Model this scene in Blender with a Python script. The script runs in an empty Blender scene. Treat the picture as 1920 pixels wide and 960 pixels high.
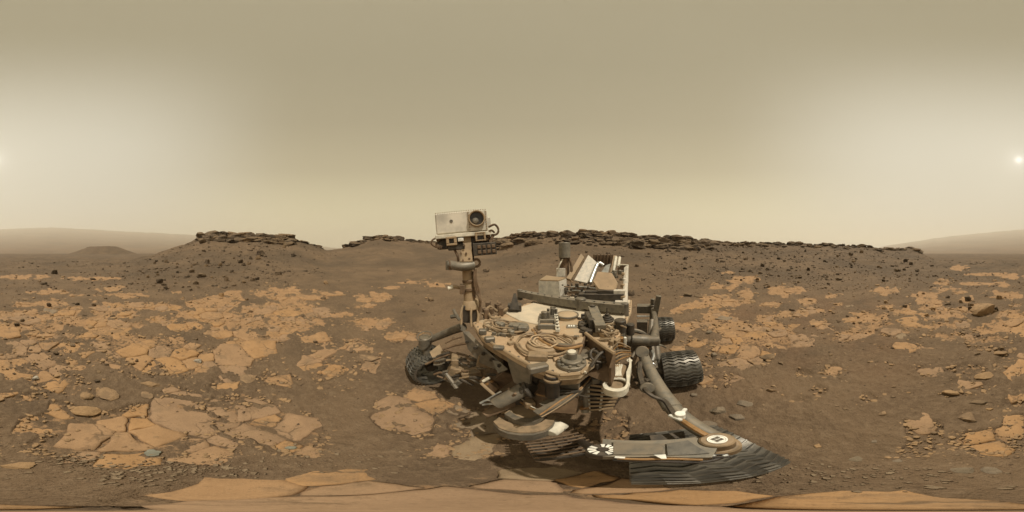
import bpy, bmesh, math, random
import numpy as np
from mathutils import Vector, Matrix, noise as mnoise

random.seed(7)
RNG = np.random.default_rng(11)
R = math.radians
scene = bpy.context.scene
C = scene.collection

# ------------------------------------------------------------------ camera (a 360 degree panorama)
CAM_H = 1.75
cam_d = bpy.data.cameras.new('camera')
cam_d.type = 'PANO'
cam_d.panorama_type = 'EQUIRECTANGULAR'
cam_d.latitude_min, cam_d.latitude_max = -math.pi / 2, math.pi / 2
cam_d.longitude_min, cam_d.longitude_max = -math.pi, math.pi
cam_d.clip_start, cam_d.clip_end = 0.01, 20000
cam = bpy.data.objects.new('camera', cam_d)
cam.location = (0, 0, CAM_H)
cam.rotation_euler = (R(90), 0, 0)
C.objects.link(cam)
scene.camera = cam

# ------------------------------------------------------------------ world: dusty butterscotch sky
SKY_SUN_EL = 33.8          # where the photograph shows the pale sun in the sky
SKY_SUN_AZ = 178.2
SUN_EL, SUN_AZ = 66.0, 138.0   # direction of the light that the shadows tell
world = bpy.data.worlds.new('World')
scene.world = world
world.use_nodes = True
nt = world.node_tree
for n in list(nt.nodes):
    nt.nodes.remove(n)


def wn(t, **kw):
    n = nt.nodes.new(t)
    for k, v in kw.items():
        setattr(n, k, v)
    return n


def wmath(op, a, b=None, c=None, clamp=False):
    n = wn('ShaderNodeMath', operation=op)
    n.use_clamp = clamp
    for i, v in enumerate((a, b, c)):
        if v is None:
            continue
        if isinstance(v, (int, float)):
            n.inputs[i].default_value = v
        else:
            nt.links.new(v, n.inputs[i])
    return n.outputs[0]


tc = wn('ShaderNodeTexCoord')
sep = wn('ShaderNodeSeparateXYZ')
nt.links.new(tc.outputs['Generated'], sep.inputs[0])
elev = wmath('DIVIDE', wmath('ARCSINE', sep.outputs['Z']), math.pi / 2)      # -1..1
ramp = wn('ShaderNodeValToRGB')
nt.links.new(elev, ramp.inputs[0])


def lin(r, g, b):
    f = lambda c: ((c / 255 + .055) / 1.055) ** 2.4 if c > 10 else c / 255 / 12.92
    return (f(r), f(g), f(b), 1)


stops = [(0.0, lin(232, 222, 180)), (0.055, lin(232, 222, 180)), (0.17, lin(213, 203, 163)), (0.33, lin(172, 161, 130)),
         (0.52, lin(150, 140, 113)), (0.75, lin(140, 131, 105)), (1.0, lin(140, 131, 105))]
ramp.color_ramp.elements[0].position = stops[0][0]
ramp.color_ramp.elements[0].color = stops[0][1]
ramp.color_ramp.elements[1].position = stops[-1][0]
ramp.color_ramp.elements[1].color = stops[-1][1]
for p, c in stops[1:-1]:
    e = ramp.color_ramp.elements.new(p)
    e.color = c
# pale glow of the dust round the sun
sdir = (math.sin(R(SKY_SUN_AZ)) * math.cos(R(SKY_SUN_EL)), math.cos(R(SKY_SUN_AZ)) * math.cos(R(SKY_SUN_EL)), math.sin(R(SKY_SUN_EL)))


def wdot(v):
    d = wn('ShaderNodeVectorMath', operation='DOT_PRODUCT')
    nt.links.new(tc.outputs['Generated'], d.inputs[0])
    d.inputs[1].default_value = v
    return d.outputs['Value']


def wrange(v, a, b):
    n = wn('ShaderNodeMapRange', interpolation_type='SMOOTHSTEP')
    nt.links.new(v, n.inputs['Value'])
    n.inputs['From Min'].default_value = a
    n.inputs['From Max'].default_value = b
    return n.outputs[0]


# the glow reaches farther along the horizon than up the sky
horiz = wmath('SQRT', wmath('MAXIMUM', wmath('SUBTRACT', 1.0, wmath('MULTIPLY', sep.outputs['Z'], sep.outputs['Z'])), .0004))
toward = wmath('DIVIDE', wdot((math.sin(R(SKY_SUN_AZ)), math.cos(R(SKY_SUN_AZ)), 0)), horiz)
glow = wmath('MULTIPLY', wrange(toward, -.38, .92), wrange(wmath('MULTIPLY', elev, -1.0), -.90, -.36))
mixg = wn('ShaderNodeMix', data_type='RGBA')
nt.links.new(glow, mixg.inputs['Factor'])
nt.links.new(ramp.outputs['Color'], mixg.inputs['A'])
mixg.inputs['B'].default_value = lin(208, 203, 186)
sd = wmath('MAXIMUM', wdot(sdir), 0.0)
core = wmath('ADD', wmath('MULTIPLY', wmath('POWER', sd, 5000.0), .55), wmath('MULTIPLY', wmath('POWER', sd, 500.0), 0.14))
addc = wn('ShaderNodeMix', data_type='RGBA', blend_type='ADD')
addc.inputs['Factor'].default_value = 1.0
nt.links.new(mixg.outputs['Result'], addc.inputs['A'])
cc = wn('ShaderNodeCombineColor')
for i in range(3):
    nt.links.new(core, cc.inputs[i])
nt.links.new(cc.outputs[0], addc.inputs['B'])
# a thin contribution of a physical dusty sky, tinted by the same dust
sky = wn('ShaderNodeTexSky', sky_type='NISHITA')
sky.sun_disc = False
sky.sun_elevation = R(SKY_SUN_EL)
sky.sun_rotation = R(SKY_SUN_AZ)
sky.dust_density = 10
sky.air_density = 0.3
sky.ozone_density = 0
bw = wn('ShaderNodeRGBToBW')
nt.links.new(sky.outputs[0], bw.inputs[0])
tint = wn('ShaderNodeVectorMath', operation='SCALE')
tint.inputs[0].default_value = (.0007, .00062, .0005)
nt.links.new(bw.outputs[0], tint.inputs['Scale'])
add2 = wn('ShaderNodeMix', data_type='RGBA', blend_type='ADD')
add2.inputs['Factor'].default_value = 1.0
nt.links.new(addc.outputs['Result'], add2.inputs['A'])
nt.links.new(tint.outputs[0], add2.inputs['B'])
bg = wn('ShaderNodeBackground')
bg.inputs['Strength'].default_value = 1.0
nt.links.new(add2.outputs['Result'], bg.inputs['Color'])
out = wn('ShaderNodeOutputWorld')
nt.links.new(bg.outputs[0], out.inputs[0])

# ------------------------------------------------------------------ sun
sl = bpy.data.lights.new('sun', 'SUN')
sl.energy = 4.7
sl.angle = R(0.9)
sl.color = (1.0, .93, .80)
so = bpy.data.objects.new('sun', sl)
sv = Vector((math.sin(R(SUN_AZ)) * math.cos(R(SUN_EL)), math.cos(R(SUN_AZ)) * math.cos(R(SUN_EL)), math.sin(R(SUN_EL))))
so.rotation_euler = sv.to_track_quat('Z', 'Y').to_euler()
so.location = (0, 0, 30)
C.objects.link(so)

vs = scene.view_settings
vs.view_transform = 'Standard'
vs.look = 'None'
vs.exposure = 0
vs.gamma = 1
scene.render.engine = 'CYCLES'
scene.cycles.use_denoising = True
scene.cycles.max_bounces = 6
scene.cycles.diffuse_bounces = 3
scene.cycles.glossy_bounces = 3
scene.cycles.volume_bounces = 1
scene.cycles.transparent_max_bounces = 4
scene.cycles.sample_clamp_indirect = 4


# ------------------------------------------------------------------ object helpers
def obj(name, me, mat=None, parent=None, loc=None):
    o = bpy.data.objects.new(name, me)
    C.objects.link(o)
    if mat is not None and len(me.materials) == 0:
        me.materials.append(mat)
    if parent is not None:
        o.parent = parent
    if loc is not None:
        o.location = loc
    return o


def empty(name, loc=(0, 0, 0), parent=None, rz=0):
    o = bpy.data.objects.new(name, None)
    C.objects.link(o)
    o.location = loc
    o.rotation_euler = (0, 0, rz)
    o.empty_display_size = .1
    if parent is not None:
        o.parent = parent
    return o


def tag(o, label=None, cat=None, group=None, kind=None):
    if label:
        o['label'] = label
    if cat:
        o['category'] = cat
    if group:
        o['group'] = group
    if kind:
        o['kind'] = kind
    return o


# ------------------------------------------------------------------ materials
def new_mat(name):
    m = bpy.data.materials.new(name)
    m.use_nodes = True
    t = m.node_tree
    b = t.nodes['Principled BSDF']
    b.inputs['Specular IOR Level'].default_value = 0.25
    return m, t, b


def N(t, typ, **kw):
    n = t.nodes.new(typ)
    for k, v in kw.items():
        setattr(n, k, v)
    return n


def mixc(t, fac, a, b, blend='MIX'):
    n = N(t, 'ShaderNodeMix', data_type='RGBA', blend_type=blend)
    for k, v in (('Factor', fac), ('A', a), ('B', b)):
        if isinstance(v, (int, float)):
            n.inputs[k].default_value = v
        elif isinstance(v, tuple):
            n.inputs[k].default_value = v if len(v) == 4 else (*v, 1)
        else:
            t.links.new(v, n.inputs[k])
    return n.outputs['Result']


def noisen(t, vec, scale, detail=4, rough=.55):
    n = N(t, 'ShaderNodeTexNoise')
    n.inputs['Scale'].default_value = scale
    n.inputs['Detail'].default_value = detail
    n.inputs['Roughness'].default_value = rough
    t.links.new(vec, n.inputs['Vector'])
    return n.outputs['Fac']


def mrange(t, v, a, b, c=0.0, d=1.0):
    n = N(t, 'ShaderNodeMapRange', interpolation_type='SMOOTHSTEP')
    t.links.new(v, n.inputs['Value'])
    n.inputs['From Min'].default_value = a
    n.inputs['From Max'].default_value = b
    n.inputs['To Min'].default_value = c
    n.inputs['To Max'].default_value = d
    return n.outputs[0]


def bump(t, bsdf, h, strength=.4, dist=.02):
    n = N(t, 'ShaderNodeBump')
    n.inputs['Strength'].default_value = strength
    n.inputs['Distance'].default_value = dist
    t.links.new(h, n.inputs['Height'])
    t.links.new(n.outputs[0], bsdf.inputs['Normal'])


def madd(t, a, b, op='ADD'):
    n = N(t, 'ShaderNodeMath', operation=op)
    for i, v in enumerate((a, b)):
        if isinstance(v, (int, float)):
            n.inputs[i].default_value = v
        else:
            t.links.new(v, n.inputs[i])
    return n.outputs[0]


SAND_A, SAND_B = (.152, .101, .059), (.108, .072, .043)
ORANGE_A, ORANGE_B = (.335, .203, .104), (.258, .157, .082)


def mat_sand():
    m, t, b = new_mat('sand')
    g = N(t, 'ShaderNodeNewGeometry').outputs['Position']
    at = N(t, 'ShaderNodeAttribute', attribute_name='rock').outputs['Fac']
    red = N(t, 'ShaderNodeAttribute', attribute_name='red').outputs['Fac']
    n1 = noisen(t, g, .9, 5)
    n2 = noisen(t, g, 14, 5, .7)
    n3 = noisen(t, g, 90, 3, .7)
    sand = mixc(t, mrange(t, n1, .35, .65), SAND_B, SAND_A)
    sand = mixc(t, mrange(t, n2, 0.42, .72, 0, .85), sand, (.185, .128, .078))
    sand = mixc(t, mrange(t, n3, .52, .72, 0, .75), sand, (.075, .051, .032))
    n5 = noisen(t, g, 38, 4, .7)
    sand = mixc(t, mrange(t, n5, .58, .72, 0, .6), sand, (.215, .150, .092))
    sand = mixc(t, red, sand, (.150, .078, .040))
    dk = N(t, 'ShaderNodeAttribute', attribute_name='dark').outputs['Fac']
    sand = mixc(t, dk, sand, (.088, .062, .039))
    n4 = noisen(t, g, 3.2, 6, .65)
    orange = mixc(t, mrange(t, n4, .3, .7), ORANGE_B, ORANGE_A)
    orange = mixc(t, mrange(t, n2, .5, .8, 0, .5), orange, (.2, .118, .06))
    a2 = madd(t, at, madd(t, madd(t, n2, .5, 'SUBTRACT'), 1.3, 'MULTIPLY'))
    col = mixc(t, mrange(t, a2, .38, .6), sand, orange)
    t.links.new(col, b.inputs['Base Color'])
    b.inputs['Roughness'].default_value = .95
    h = madd(t, madd(t, n2, 1.0, 'MULTIPLY'), madd(t, n3, .35, 'MULTIPLY'))
    bump(t, b, h, .8, .035)
    return m


def mat_rock(name, ca, cb, dust, scale=6, crack=0.0, bstr=.5, bdist=.02, dustamt=.6, island=.35):
    """Stone: two tones, dust on its upward faces, fine relief, optional thin sand-filled cracks."""
    m, t, b = new_mat(name)
    geo = N(t, 'ShaderNodeNewGeometry')
    tcn = N(t, 'ShaderNodeTexCoord')
    g = geo.outputs['Position']
    n1 = noisen(t, g, scale, 6, .6)
    n2 = noisen(t, g, scale * 7, 4, .7)
    col = mixc(t, mrange(t, n1, .32, .68), cb, ca)
    oi = N(t, 'ShaderNodeObjectInfo').outputs['Random']
    hs = N(t, 'ShaderNodeHueSaturation')
    t.links.new(col, hs.inputs['Color'])
    t.links.new(mrange(t, oi, 0, 1, 1 - island, 1 + island), hs.inputs['Value'])
    t.links.new(mrange(t, oi, 0, 1, .9, 1.1), hs.inputs['Saturation'])
    col = hs.outputs[0]
    col = mixc(t, mrange(t, n2, .52, .8, 0, .5), col, tuple(c * .55 for c in cb))
    sp = N(t, 'ShaderNodeSeparateXYZ')
    t.links.new(geo.outputs['Normal'], sp.inputs[0])
    up = mrange(t, sp.outputs['Z'], .35, .95)
    dn = madd(t, up, mrange(t, n1, .35, .65, .25, 1.0), 'MULTIPLY')
    col = mixc(t, madd(t, dn, dustamt, 'MULTIPLY'), col, dust)
    h = madd(t, n1, madd(t, n2, .45, 'MULTIPLY'))
    if crack:
        wv = N(t, 'ShaderNodeVectorMath', operation='ADD')
        nn = N(t, 'ShaderNodeTexNoise')
        nn.inputs['Scale'].default_value = 5
        nn.inputs['Detail'].default_value = 4
        t.links.new(g, nn.inputs['Vector'])
        sc2 = N(t, 'ShaderNodeVectorMath', operation='SCALE')
        sc2.inputs['Scale'].default_value = .22
        t.links.new(nn.outputs['Color'], sc2.inputs[0])
        t.links.new(g, wv.inputs[0])
        t.links.new(sc2.outputs[0], wv.inputs[1])
        vo = N(t, 'ShaderNodeTexVoronoi', feature='DISTANCE_TO_EDGE')
        vo.inputs['Scale'].default_value = crack
        t.links.new(wv.outputs[0], vo.inputs['Vector'])
        msk = mrange(t, noisen(t, g, 2.3, 3), .46, .60)
        line = madd(t, mrange(t, vo.outputs['Distance'], .004, .03, 1, 0), msk, 'MULTIPLY')
        col = mixc(t, madd(t, line, .8, 'MULTIPLY'), col, (.095, .062, .036))
        h = madd(t, h, madd(t, line, -.7, 'MULTIPLY'))
        film = mrange(t, noisen(t, g, 2.4, 7, .68), .50, .66)
        col = mixc(t, madd(t, film, .62, 'MULTIPLY'), col, (.165, .112, .067))
        h = madd(t, h, madd(t, film, .25, 'MULTIPLY'))
        grit = noisen(t, g, 130, 3, .7)
        col = mixc(t, mrange(t, grit, .56, .72, 0, .55), col, (.13, .085, .05))
        col = mixc(t, mrange(t, grit, .44, .30, 0, .35), col, (.38, .26, .15))
        h = madd(t, h, madd(t, grit, .22, 'MULTIPLY'))
        lay = mrange(t, noisen(t, g, 9, 6, .75), .56, .66)
        col = mixc(t, madd(t, lay, .5, 'MULTIPLY'), col, (.15, .095, .052))
        h = madd(t, h, madd(t, lay, .3, 'MULTIPLY'))
    t.links.new(col, b.inputs['Base Color'])
    b.inputs['Roughness'].default_value = .9
    bump(t, b, h, bstr, bdist)
    return m


M = {}
M['sand'] = mat_sand()
M['slab'] = mat_rock('bedrock', ORANGE_A, ORANGE_B, (.268, .170, .093), 4, crack=3.4, bstr=.45, bdist=.015, dustamt=.35, island=.13)
M['slab_pale'] = mat_rock('bedrock_pale', (.25, .185, .118), (.19, .14, .09), (.225, .162, .10), 5, crack=3, bstr=.5, bdist=.015, dustamt=.35, island=.13)
M['rock_tan'] = mat_rock('rock_tan', (.26, .17, .092), (.19, .125, .07), (.31, .20, .108), 9, bstr=.6, bdist=.03, dustamt=.5, island=.25)
M['rock_brown'] = mat_rock('rock_brown', (.150, .103, .061), (.105, .073, .045), (.205, .138, .078), 9, bstr=.7, bdist=.03, dustamt=.6, island=.3)
M['rock_dark'] = mat_rock('rock_dark', (.118, .083, .050), (.078, .054, .034), (.20, .138, .080), 1.6, bstr=.9, bdist=.25, dustamt=.8, island=.3)  # dust on upward faces, lightened so its colour also paints sunlit tops
M['rock_grey'] = mat_rock('rock_grey', (.19, .15, .105), (.14, .11, .075), (.21, .15, .092), 9, bstr=.6, bdist=.03, dustamt=.35, island=.13)
M['rock_white'] = mat_rock('rock_white', (.5, .46, .38), (.2, .16, .11), (.4, .33, .23), 30, bstr=.8, bdist=.02, dustamt=.2, island=.1)
M['scuff'] = mat_rock('scuff', (.20, .20, .16), (.15, .145, .11), (.22, .20, .15), 14, bstr=.4, bdist=.01, dustamt=.2, island=.05)
M['mountain'] = mat_rock('mountain', (.17, .105, .055), (.12, .075, .042), (.16, .10, .055), .004, bstr=.5, bdist=20, dustamt=.4, island=0)


# ------------------------------------------------------------------ terrain shape
def _hash(ix, iy, seed):
    h = (ix.astype(np.int64) * 374761393 + iy.astype(np.int64) * 668265263 + seed * 1442695041) & 0xFFFFFFFF
    h = ((h ^ (h >> 13)) * 1274126177) & 0xFFFFFFFF
    return (h ^ (h >> 16)) & 0xFFFFFFFF


def vnoise(x, y, seed=0):
    """Gradient noise, about -1..1, for arrays."""
    x = np.asarray(x, float); y = np.asarray(y, float)
    ix, iy = np.floor(x), np.floor(y)
    fx, fy = x - ix, y - iy
    u, v = fx * fx * fx * (fx * (fx * 6 - 15) + 10), fy * fy * fy * (fy * (fy * 6 - 15) + 10)

    def g(dx, dy):
        a = _hash(ix + dx, iy + dy, seed) * (2 * math.pi / 4294967296.0)
        return np.cos(a) * (fx - dx) + np.sin(a) * (fy - dy)
    a, b, c, d = g(0, 0), g(1, 0), g(0, 1), g(1, 1)
    return 1.5 * ((a * (1 - u) + b * u) * (1 - v) + (c * (1 - u) + d * u) * v)


def fbm(x, y, seed=0, octv=4, gain=.5):
    s, a = 0, 1.0
    for i in range(octv):
        s = s + a * vnoise(np.asarray(x) * 2 ** i, np.asarray(y) * 2 ** i, seed + i)
        a *= gain
    return s


def px_az(px):
    return (np.asarray(px, float) - 960) / 1920 * 2 * math.pi


def az_px(az):
    return 960 + np.asarray(az) / (2 * math.pi) * 1920


def py_el(py):
    return (480 - np.asarray(py, float)) / 960 * math.pi


# skyline of the near ground: bearing (as a column of the 360 degree frame), its height and its distance in metres
CREST = [(0, 500, 40), (190, 500, 38), (225, 495, 36), (255, 486, 35), (290, 477, 34), (320, 467, 34), (345, 459, 34), (366, 450, 34), (378, 445.5, 34), (400, 444, 34),
         (425, 444, 34), (470, 446, 34), (535, 449, 35), (560, 452, 35), (580, 457, 35.5), (598, 463, 36), (612, 469, 36.5), (640, 466, 38), (656, 460, 39), (690, 449, 41),
         (715, 445, 42), (742, 448, 42), (770, 452, 42), (830, 455, 41), (880, 455, 39.5), (930, 450, 38), (965, 444, 35), (1000, 439, 33), (1060, 438, 31),
         (1120, 438, 30), (1180, 442, 30), (1250, 446, 31), (1300, 450, 32), (1350, 454, 33), (1420, 457, 35), (1500, 458, 38), (1580, 460, 41), (1630, 463, 44),
         (1655, 467, 48), (1680, 467, 54), (1705, 465, 56), (1722, 470, 56), (1740, 481, 50), (1770, 494, 44), (1820, 500, 40), (1920, 500, 40)]
_cx = np.array([c[0] for c in CREST], float)
_cy = np.array([c[1] for c in CREST], float)
_cd = np.array([c[2] for c in CREST], float)


def base_z(r):
    return .0135 * np.maximum(r - 6, 0) ** 1.06


def terrain_z(x, y, fine=True):
    x = np.asarray(x, float); y = np.asarray(y, float)
    r = np.hypot(x, y) + 1e-6
    px = az_px(np.arctan2(x, y))
    D = np.interp(px, _cx, _cd)
    cy = np.interp(px, _cx, _cy)
    zc = CAM_H + D * np.tan(py_el(cy))
    b = base_z(r)
    amp = np.maximum(zc - base_z(D), 0)
    t = r / D
    up = np.clip((t - .22) / .78, 0, 1)
    s = np.where(t < 1, .45 * up ** 1.3 + .55 * up ** 2.6, np.exp(-((t - 1) / .22) ** 2))
    z = b + amp * s
    # the small far butte
    bx, by = 190 * math.sin(px_az(193)), 190 * math.cos(px_az(193))
    q = np.hypot((x - bx), (y - by))
    z = z + 7.6 * np.clip((42 - q) / 26, 0, 1) + 1.6 * np.exp(-(q / 45) ** 2)
    w = np.clip((r - 3) / 20, 0, 1)
    z = z + w * .16 * fbm(x * .22, y * .22, 3, 3) + np.clip(r / 200, 0, 1) * .8 * fbm(x * .02, y * .02, 23, 3)
    if fine:
        k = np.clip(1.3 - r / 30, .15, 1) * np.clip(r / .9, .25, 1)
        z = z + k * (.018 * fbm(x * 1.1, y * 1.1, 5, 3) + .012 * fbm(x * 4.5, y * 4.5, 9, 3) + .0055 * fbm(x * 17, y * 17, 15, 3))
        z = z + np.clip((r - 8) / 12, 0, 1) * (.10 * np.abs(fbm(x * 1.3, y * 1.3, 31, 4, .6)) + .13 * fbm(x * .5, y * .5, 35, 3) * np.clip((r - 14) / 10, 0, 1)) * np.where((px > 590) & (px < 930), .3, 1)
    return z


def ground_hit(px, py, fine=False, near=.15, far=700, n=1000):
    """Where the ground is seen in that bearing and height: x, y, z, distance."""
    az, el = float(px_az(px)), float(py_el(py))
    r = np.geomspace(near, far, n)
    z = terrain_z(r * math.sin(az), r * math.cos(az), fine)
    f = z - (CAM_H + r * math.tan(el))
    k = np.argmax(f > 0)
    if f[k] <= 0:
        k = len(r) - 1
    rr = r[k]
    if k > 0 and f[k] > 0:
        rr = r[k - 1] + (r[k] - r[k - 1]) * (-f[k - 1]) / (f[k] - f[k - 1])
    x, y = rr * math.sin(az), rr * math.cos(az)
    return x, y, float(terrain_z(x, y, True)), rr


# ------------------------------------------------------------------ where bedrock lies bare (bearing, dip) outlines
POLYS = [
    [(22, 812), (60, 815), (82, 826), (50, 842), (60, 860), (110, 864), (160, 868), (240, 872), (300, 868), (330, 856), (400, 862), (440, 852), (446, 832),
     (420, 816), (396, 800), (396, 764), (330, 752), (250, 756), (225, 768), (205, 778), (150, 776), (110, 752), (92, 752), (96, 775), (40, 788)],
    [(393, 765), (450, 762), (580, 765), (606, 785), (613, 820), (605, 850), (580, 866), (530, 858), (482, 838), (464, 820), (430, 810), (400, 796)],
    [(0, 936), (120, 932), (250, 926), (270, 916), (380, 898), (500, 895), (620, 905), (640, 900), (760, 893), (860, 892), (950, 884), (1050, 872), (1150, 878),
     (1250, 898), (1400, 898), (1420, 912), (1520, 916), (1600, 926), (1700, 924), (1800, 928), (1970, 936), (1970, 995), (-50, 995), (-50, 936)],
    [(395, 650), (440, 640), (500, 628), (512, 660), (505, 676), (460, 684), (400, 678)],
    [(697, 776), (720, 769), (800, 771), (822, 786), (812, 800), (815, 826), (780, 824), (740, 813), (705, 801), (691, 789)],
    [(700, 750), (760, 736), (790, 722), (820, 725), (832, 745), (870, 760), (884, 778), (840, 778), (760, 765), (702, 766)],
    [(790, 862), (830, 840), (900, 826), (930, 840), (900, 858), (850, 872), (800, 874)],
    [(345, 565), (400, 555), (430, 545), (456, 545), (450, 570), (420, 586), (380, 583), (350, 576)],
    [(1250, 581), (1312, 562), (1312, 576), (1285, 587), (1255, 586)],
    [(1330, 640), (1380, 622), (1430, 638), (1442, 676), (1400, 692), (1350, 682)],
    [(1700, 796), (1770, 800), (1778, 816), (1755, 832), (1760, 856), (1720, 862), (1650, 856), (1692, 840), (1698, 815)],
    [(1790, 816), (1850, 796), (1920, 774), (1920, 862), (1860, 870), (1820, 852), (1832, 834), (1800, 836)],
    [(0, 742), (28, 742), (22, 756), (0, 758)],
    [(1035, 832), (1085, 800), (1150, 776), (1172, 790), (1160, 830), (1100, 846)],
    [(840, 800), (900, 770), (930, 775), (900, 800), (860, 820)],
    [(880, 812), (930, 780), (960, 770), (1000, 800), (960, 830), (900, 832)],
]
ELL = [(105, 685, 48, 9), (110, 655, 42, 13), (190, 632, 36, 9), (70, 632, 26, 8), (300, 680, 26, 12), (340, 696, 32, 10), (345, 660, 36, 16), (525, 712, 34, 11), (470, 746, 72, 8),
       (340, 738, 36, 8), (615, 668, 26, 12), (620, 700, 30, 13), (600, 640, 26, 8), (30, 612, 42, 10), (85, 612, 36, 8), (160, 603, 52, 9), (40, 520, 60, 4), (170, 523, 52, 3.5),
       (95, 548, 36, 4), (45, 572, 22, 4), (240, 555, 36, 5), (230, 575, 42, 6), (225, 590, 42, 6), (240, 610, 30, 7), (385, 592, 62, 10), (440, 604, 42, 12),
       (530, 545, 36, 6), (545, 560, 32, 8), (555, 580, 42, 10), (545, 608, 52, 12), (490, 606, 42, 10), (355, 612, 22, 8), (500, 636, 40, 9), (590, 586, 26, 7), (470, 582, 22, 8),
       (580, 557, 26, 4), (625, 551, 22, 4), (700, 557, 30, 7), (700, 605, 36, 8), (690, 613, 26, 6), (775, 530, 26, 3), (820, 535, 22, 4), (735, 540, 16, 3), (760, 630, 32, 10), (680, 575, 22, 4),
       (640, 590, 20, 5), (670, 640, 26, 4), (1340, 538, 16, 5), (1371, 540, 9, 6), (1395, 525, 26, 7), (1400, 552, 13, 8), (1335, 558, 16, 4), (1360, 570, 11, 5), (1345, 594, 28, 12), (1370, 615, 44, 14),
       (1400, 634, 32, 12), (1460, 632, 22, 9), (1440, 600, 24, 9), (1365, 512, 12, 4), (1290, 610, 26, 8), (1300, 640, 24, 10), (1345, 716, 38, 15), (1470, 642, 22, 9), (1515, 645, 10, 5), (1530, 733, 17, 6), (1500, 745, 17, 6),
       (1515, 567, 16, 6), (1560, 572, 13, 5), (1560, 555, 11, 4), (1470, 545, 30, 8), (1590, 626, 22, 6), (1800, 503, 16, 5), (1830, 533, 32, 3), (1882, 535, 9, 5), (1860, 515, 52, 3), (1900, 520, 22, 4),
       (1765, 530, 13, 6), (1735, 555, 22, 7), (1740, 566, 22, 8), (1705, 582, 16, 8), (1660, 545, 22, 6), (1812, 563, 13, 5), (1890, 590, 22, 10), (1895, 555, 26, 5), (1890, 612, 42, 12), (1850, 622, 32, 6),
       (1850, 636, 36, 6), (1740, 610, 26, 6), (1770, 631, 30, 6), (1680, 626, 32, 6), (1810, 693, 38, 10), (1735, 695, 11, 8), (1890, 676, 22, 11), (1787, 738, 28, 5), (1905, 752, 24, 9),
       (1805, 823, 17, 8), (1705, 914, 28, 6), (1480, 590, 22, 7), (1620, 590, 18, 5), (1640, 610, 20, 5), (1700, 650, 30, 5), (1560, 690, 20, 5), (1850, 655, 30, 6), (30, 670, 26, 7), (20, 700, 22, 7),
       (60, 745, 32, 9), (150, 735, 30, 8), (250, 690, 24, 6), (1500, 700, 16, 6), (1630, 745, 18, 6), (30, 585, 30, 5), (300, 600, 24, 6), (280, 575, 26, 5), (320, 640, 30, 8), (420, 625, 36, 7), (420, 715, 26, 6)]


def in_poly(X, Y, poly):
    inside = np.zeros(X.shape, bool)
    n = len(poly)
    for i in range(n):
        x1, y1 = poly[i]
        x2, y2 = poly[(i + 1) % n]
        if y1 == y2:
            continue
        c = ((y1 > Y) != (y2 > Y)) & (X < (x2 - x1) * (Y - y1) / (y2 - y1) + x1)
        inside ^= c
    return inside


def bare_mask(x, y, z=0.0):
    """1 where bedrock shows, 0 where sand covers it, ragged edges from noise on the ground."""
    r = np.hypot(x, y) + 1e-6
    q = 1.0 / (r + .8)
    X = az_px(np.arctan2(x, y))
    Y = 480 - np.arctan2(z - CAM_H, r) / math.pi * 960
    wx = fbm(x * 2.2, y * 2.2, 41, 4, .6) * 10
    wy = fbm(x * 2.2, y * 2.2, 47, 4, .6) * 30 * q * CAM_H / (r + .6)
    k = np.clip((Y - 480) / 120, .2, 1.2)
    X2 = X + wx * k
    Y2 = Y + np.clip(wy, -9, 9)
    res = np.zeros(X.shape, float)
    for p in POLYS:
        res[in_poly(X2, Y2, p)] = 1
    rag = fbm(X * .075, Y * .30, 77, 4, .62) * np.clip((r - 1.2) / 2.5, .35, 1) * 1.25
    for (cx, cy, rx, ry) in ELL:
        e = rag + ((X2 - cx) / rx) ** 2 + ((Y2 - cy) / ry) ** 2
        res = np.maximum(res, np.clip((1.5 - e) * 1.8, 0, 1))
    # wider stretches where bedrock shows through in ragged linked patches
    W = np.zeros(X.shape)
    for (cx, cy, rx, ry) in ((230, 655, 330, 105), (450, 620, 190, 85), (110, 600, 170, 50), (1380, 615, 125, 95), (1830, 690, 170, 150), (1790, 590, 190, 45), (1500, 640, 200, 60), (640, 690, 90, 80)):
        W = np.maximum(W, np.clip(1.25 - ((X - cx) / rx) ** 2 - ((Y - cy) / ry) ** 2, 0, 1))
    ng = fbm(x * .75, y * .75, 63, 5, .62)
    res = np.maximum(res, np.clip((ng * .95 + W * .55 - .52) * 3.2, 0, 1) * (W > .02))
    br = np.clip(.5 + .9 * fbm(x * 1.7, y * 1.7, 61, 4, .6) + .35, 0, 1)
    far = np.clip((r - 2.2) / 3, 0, 1)
    return res * (1 - far + far * br)


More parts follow.
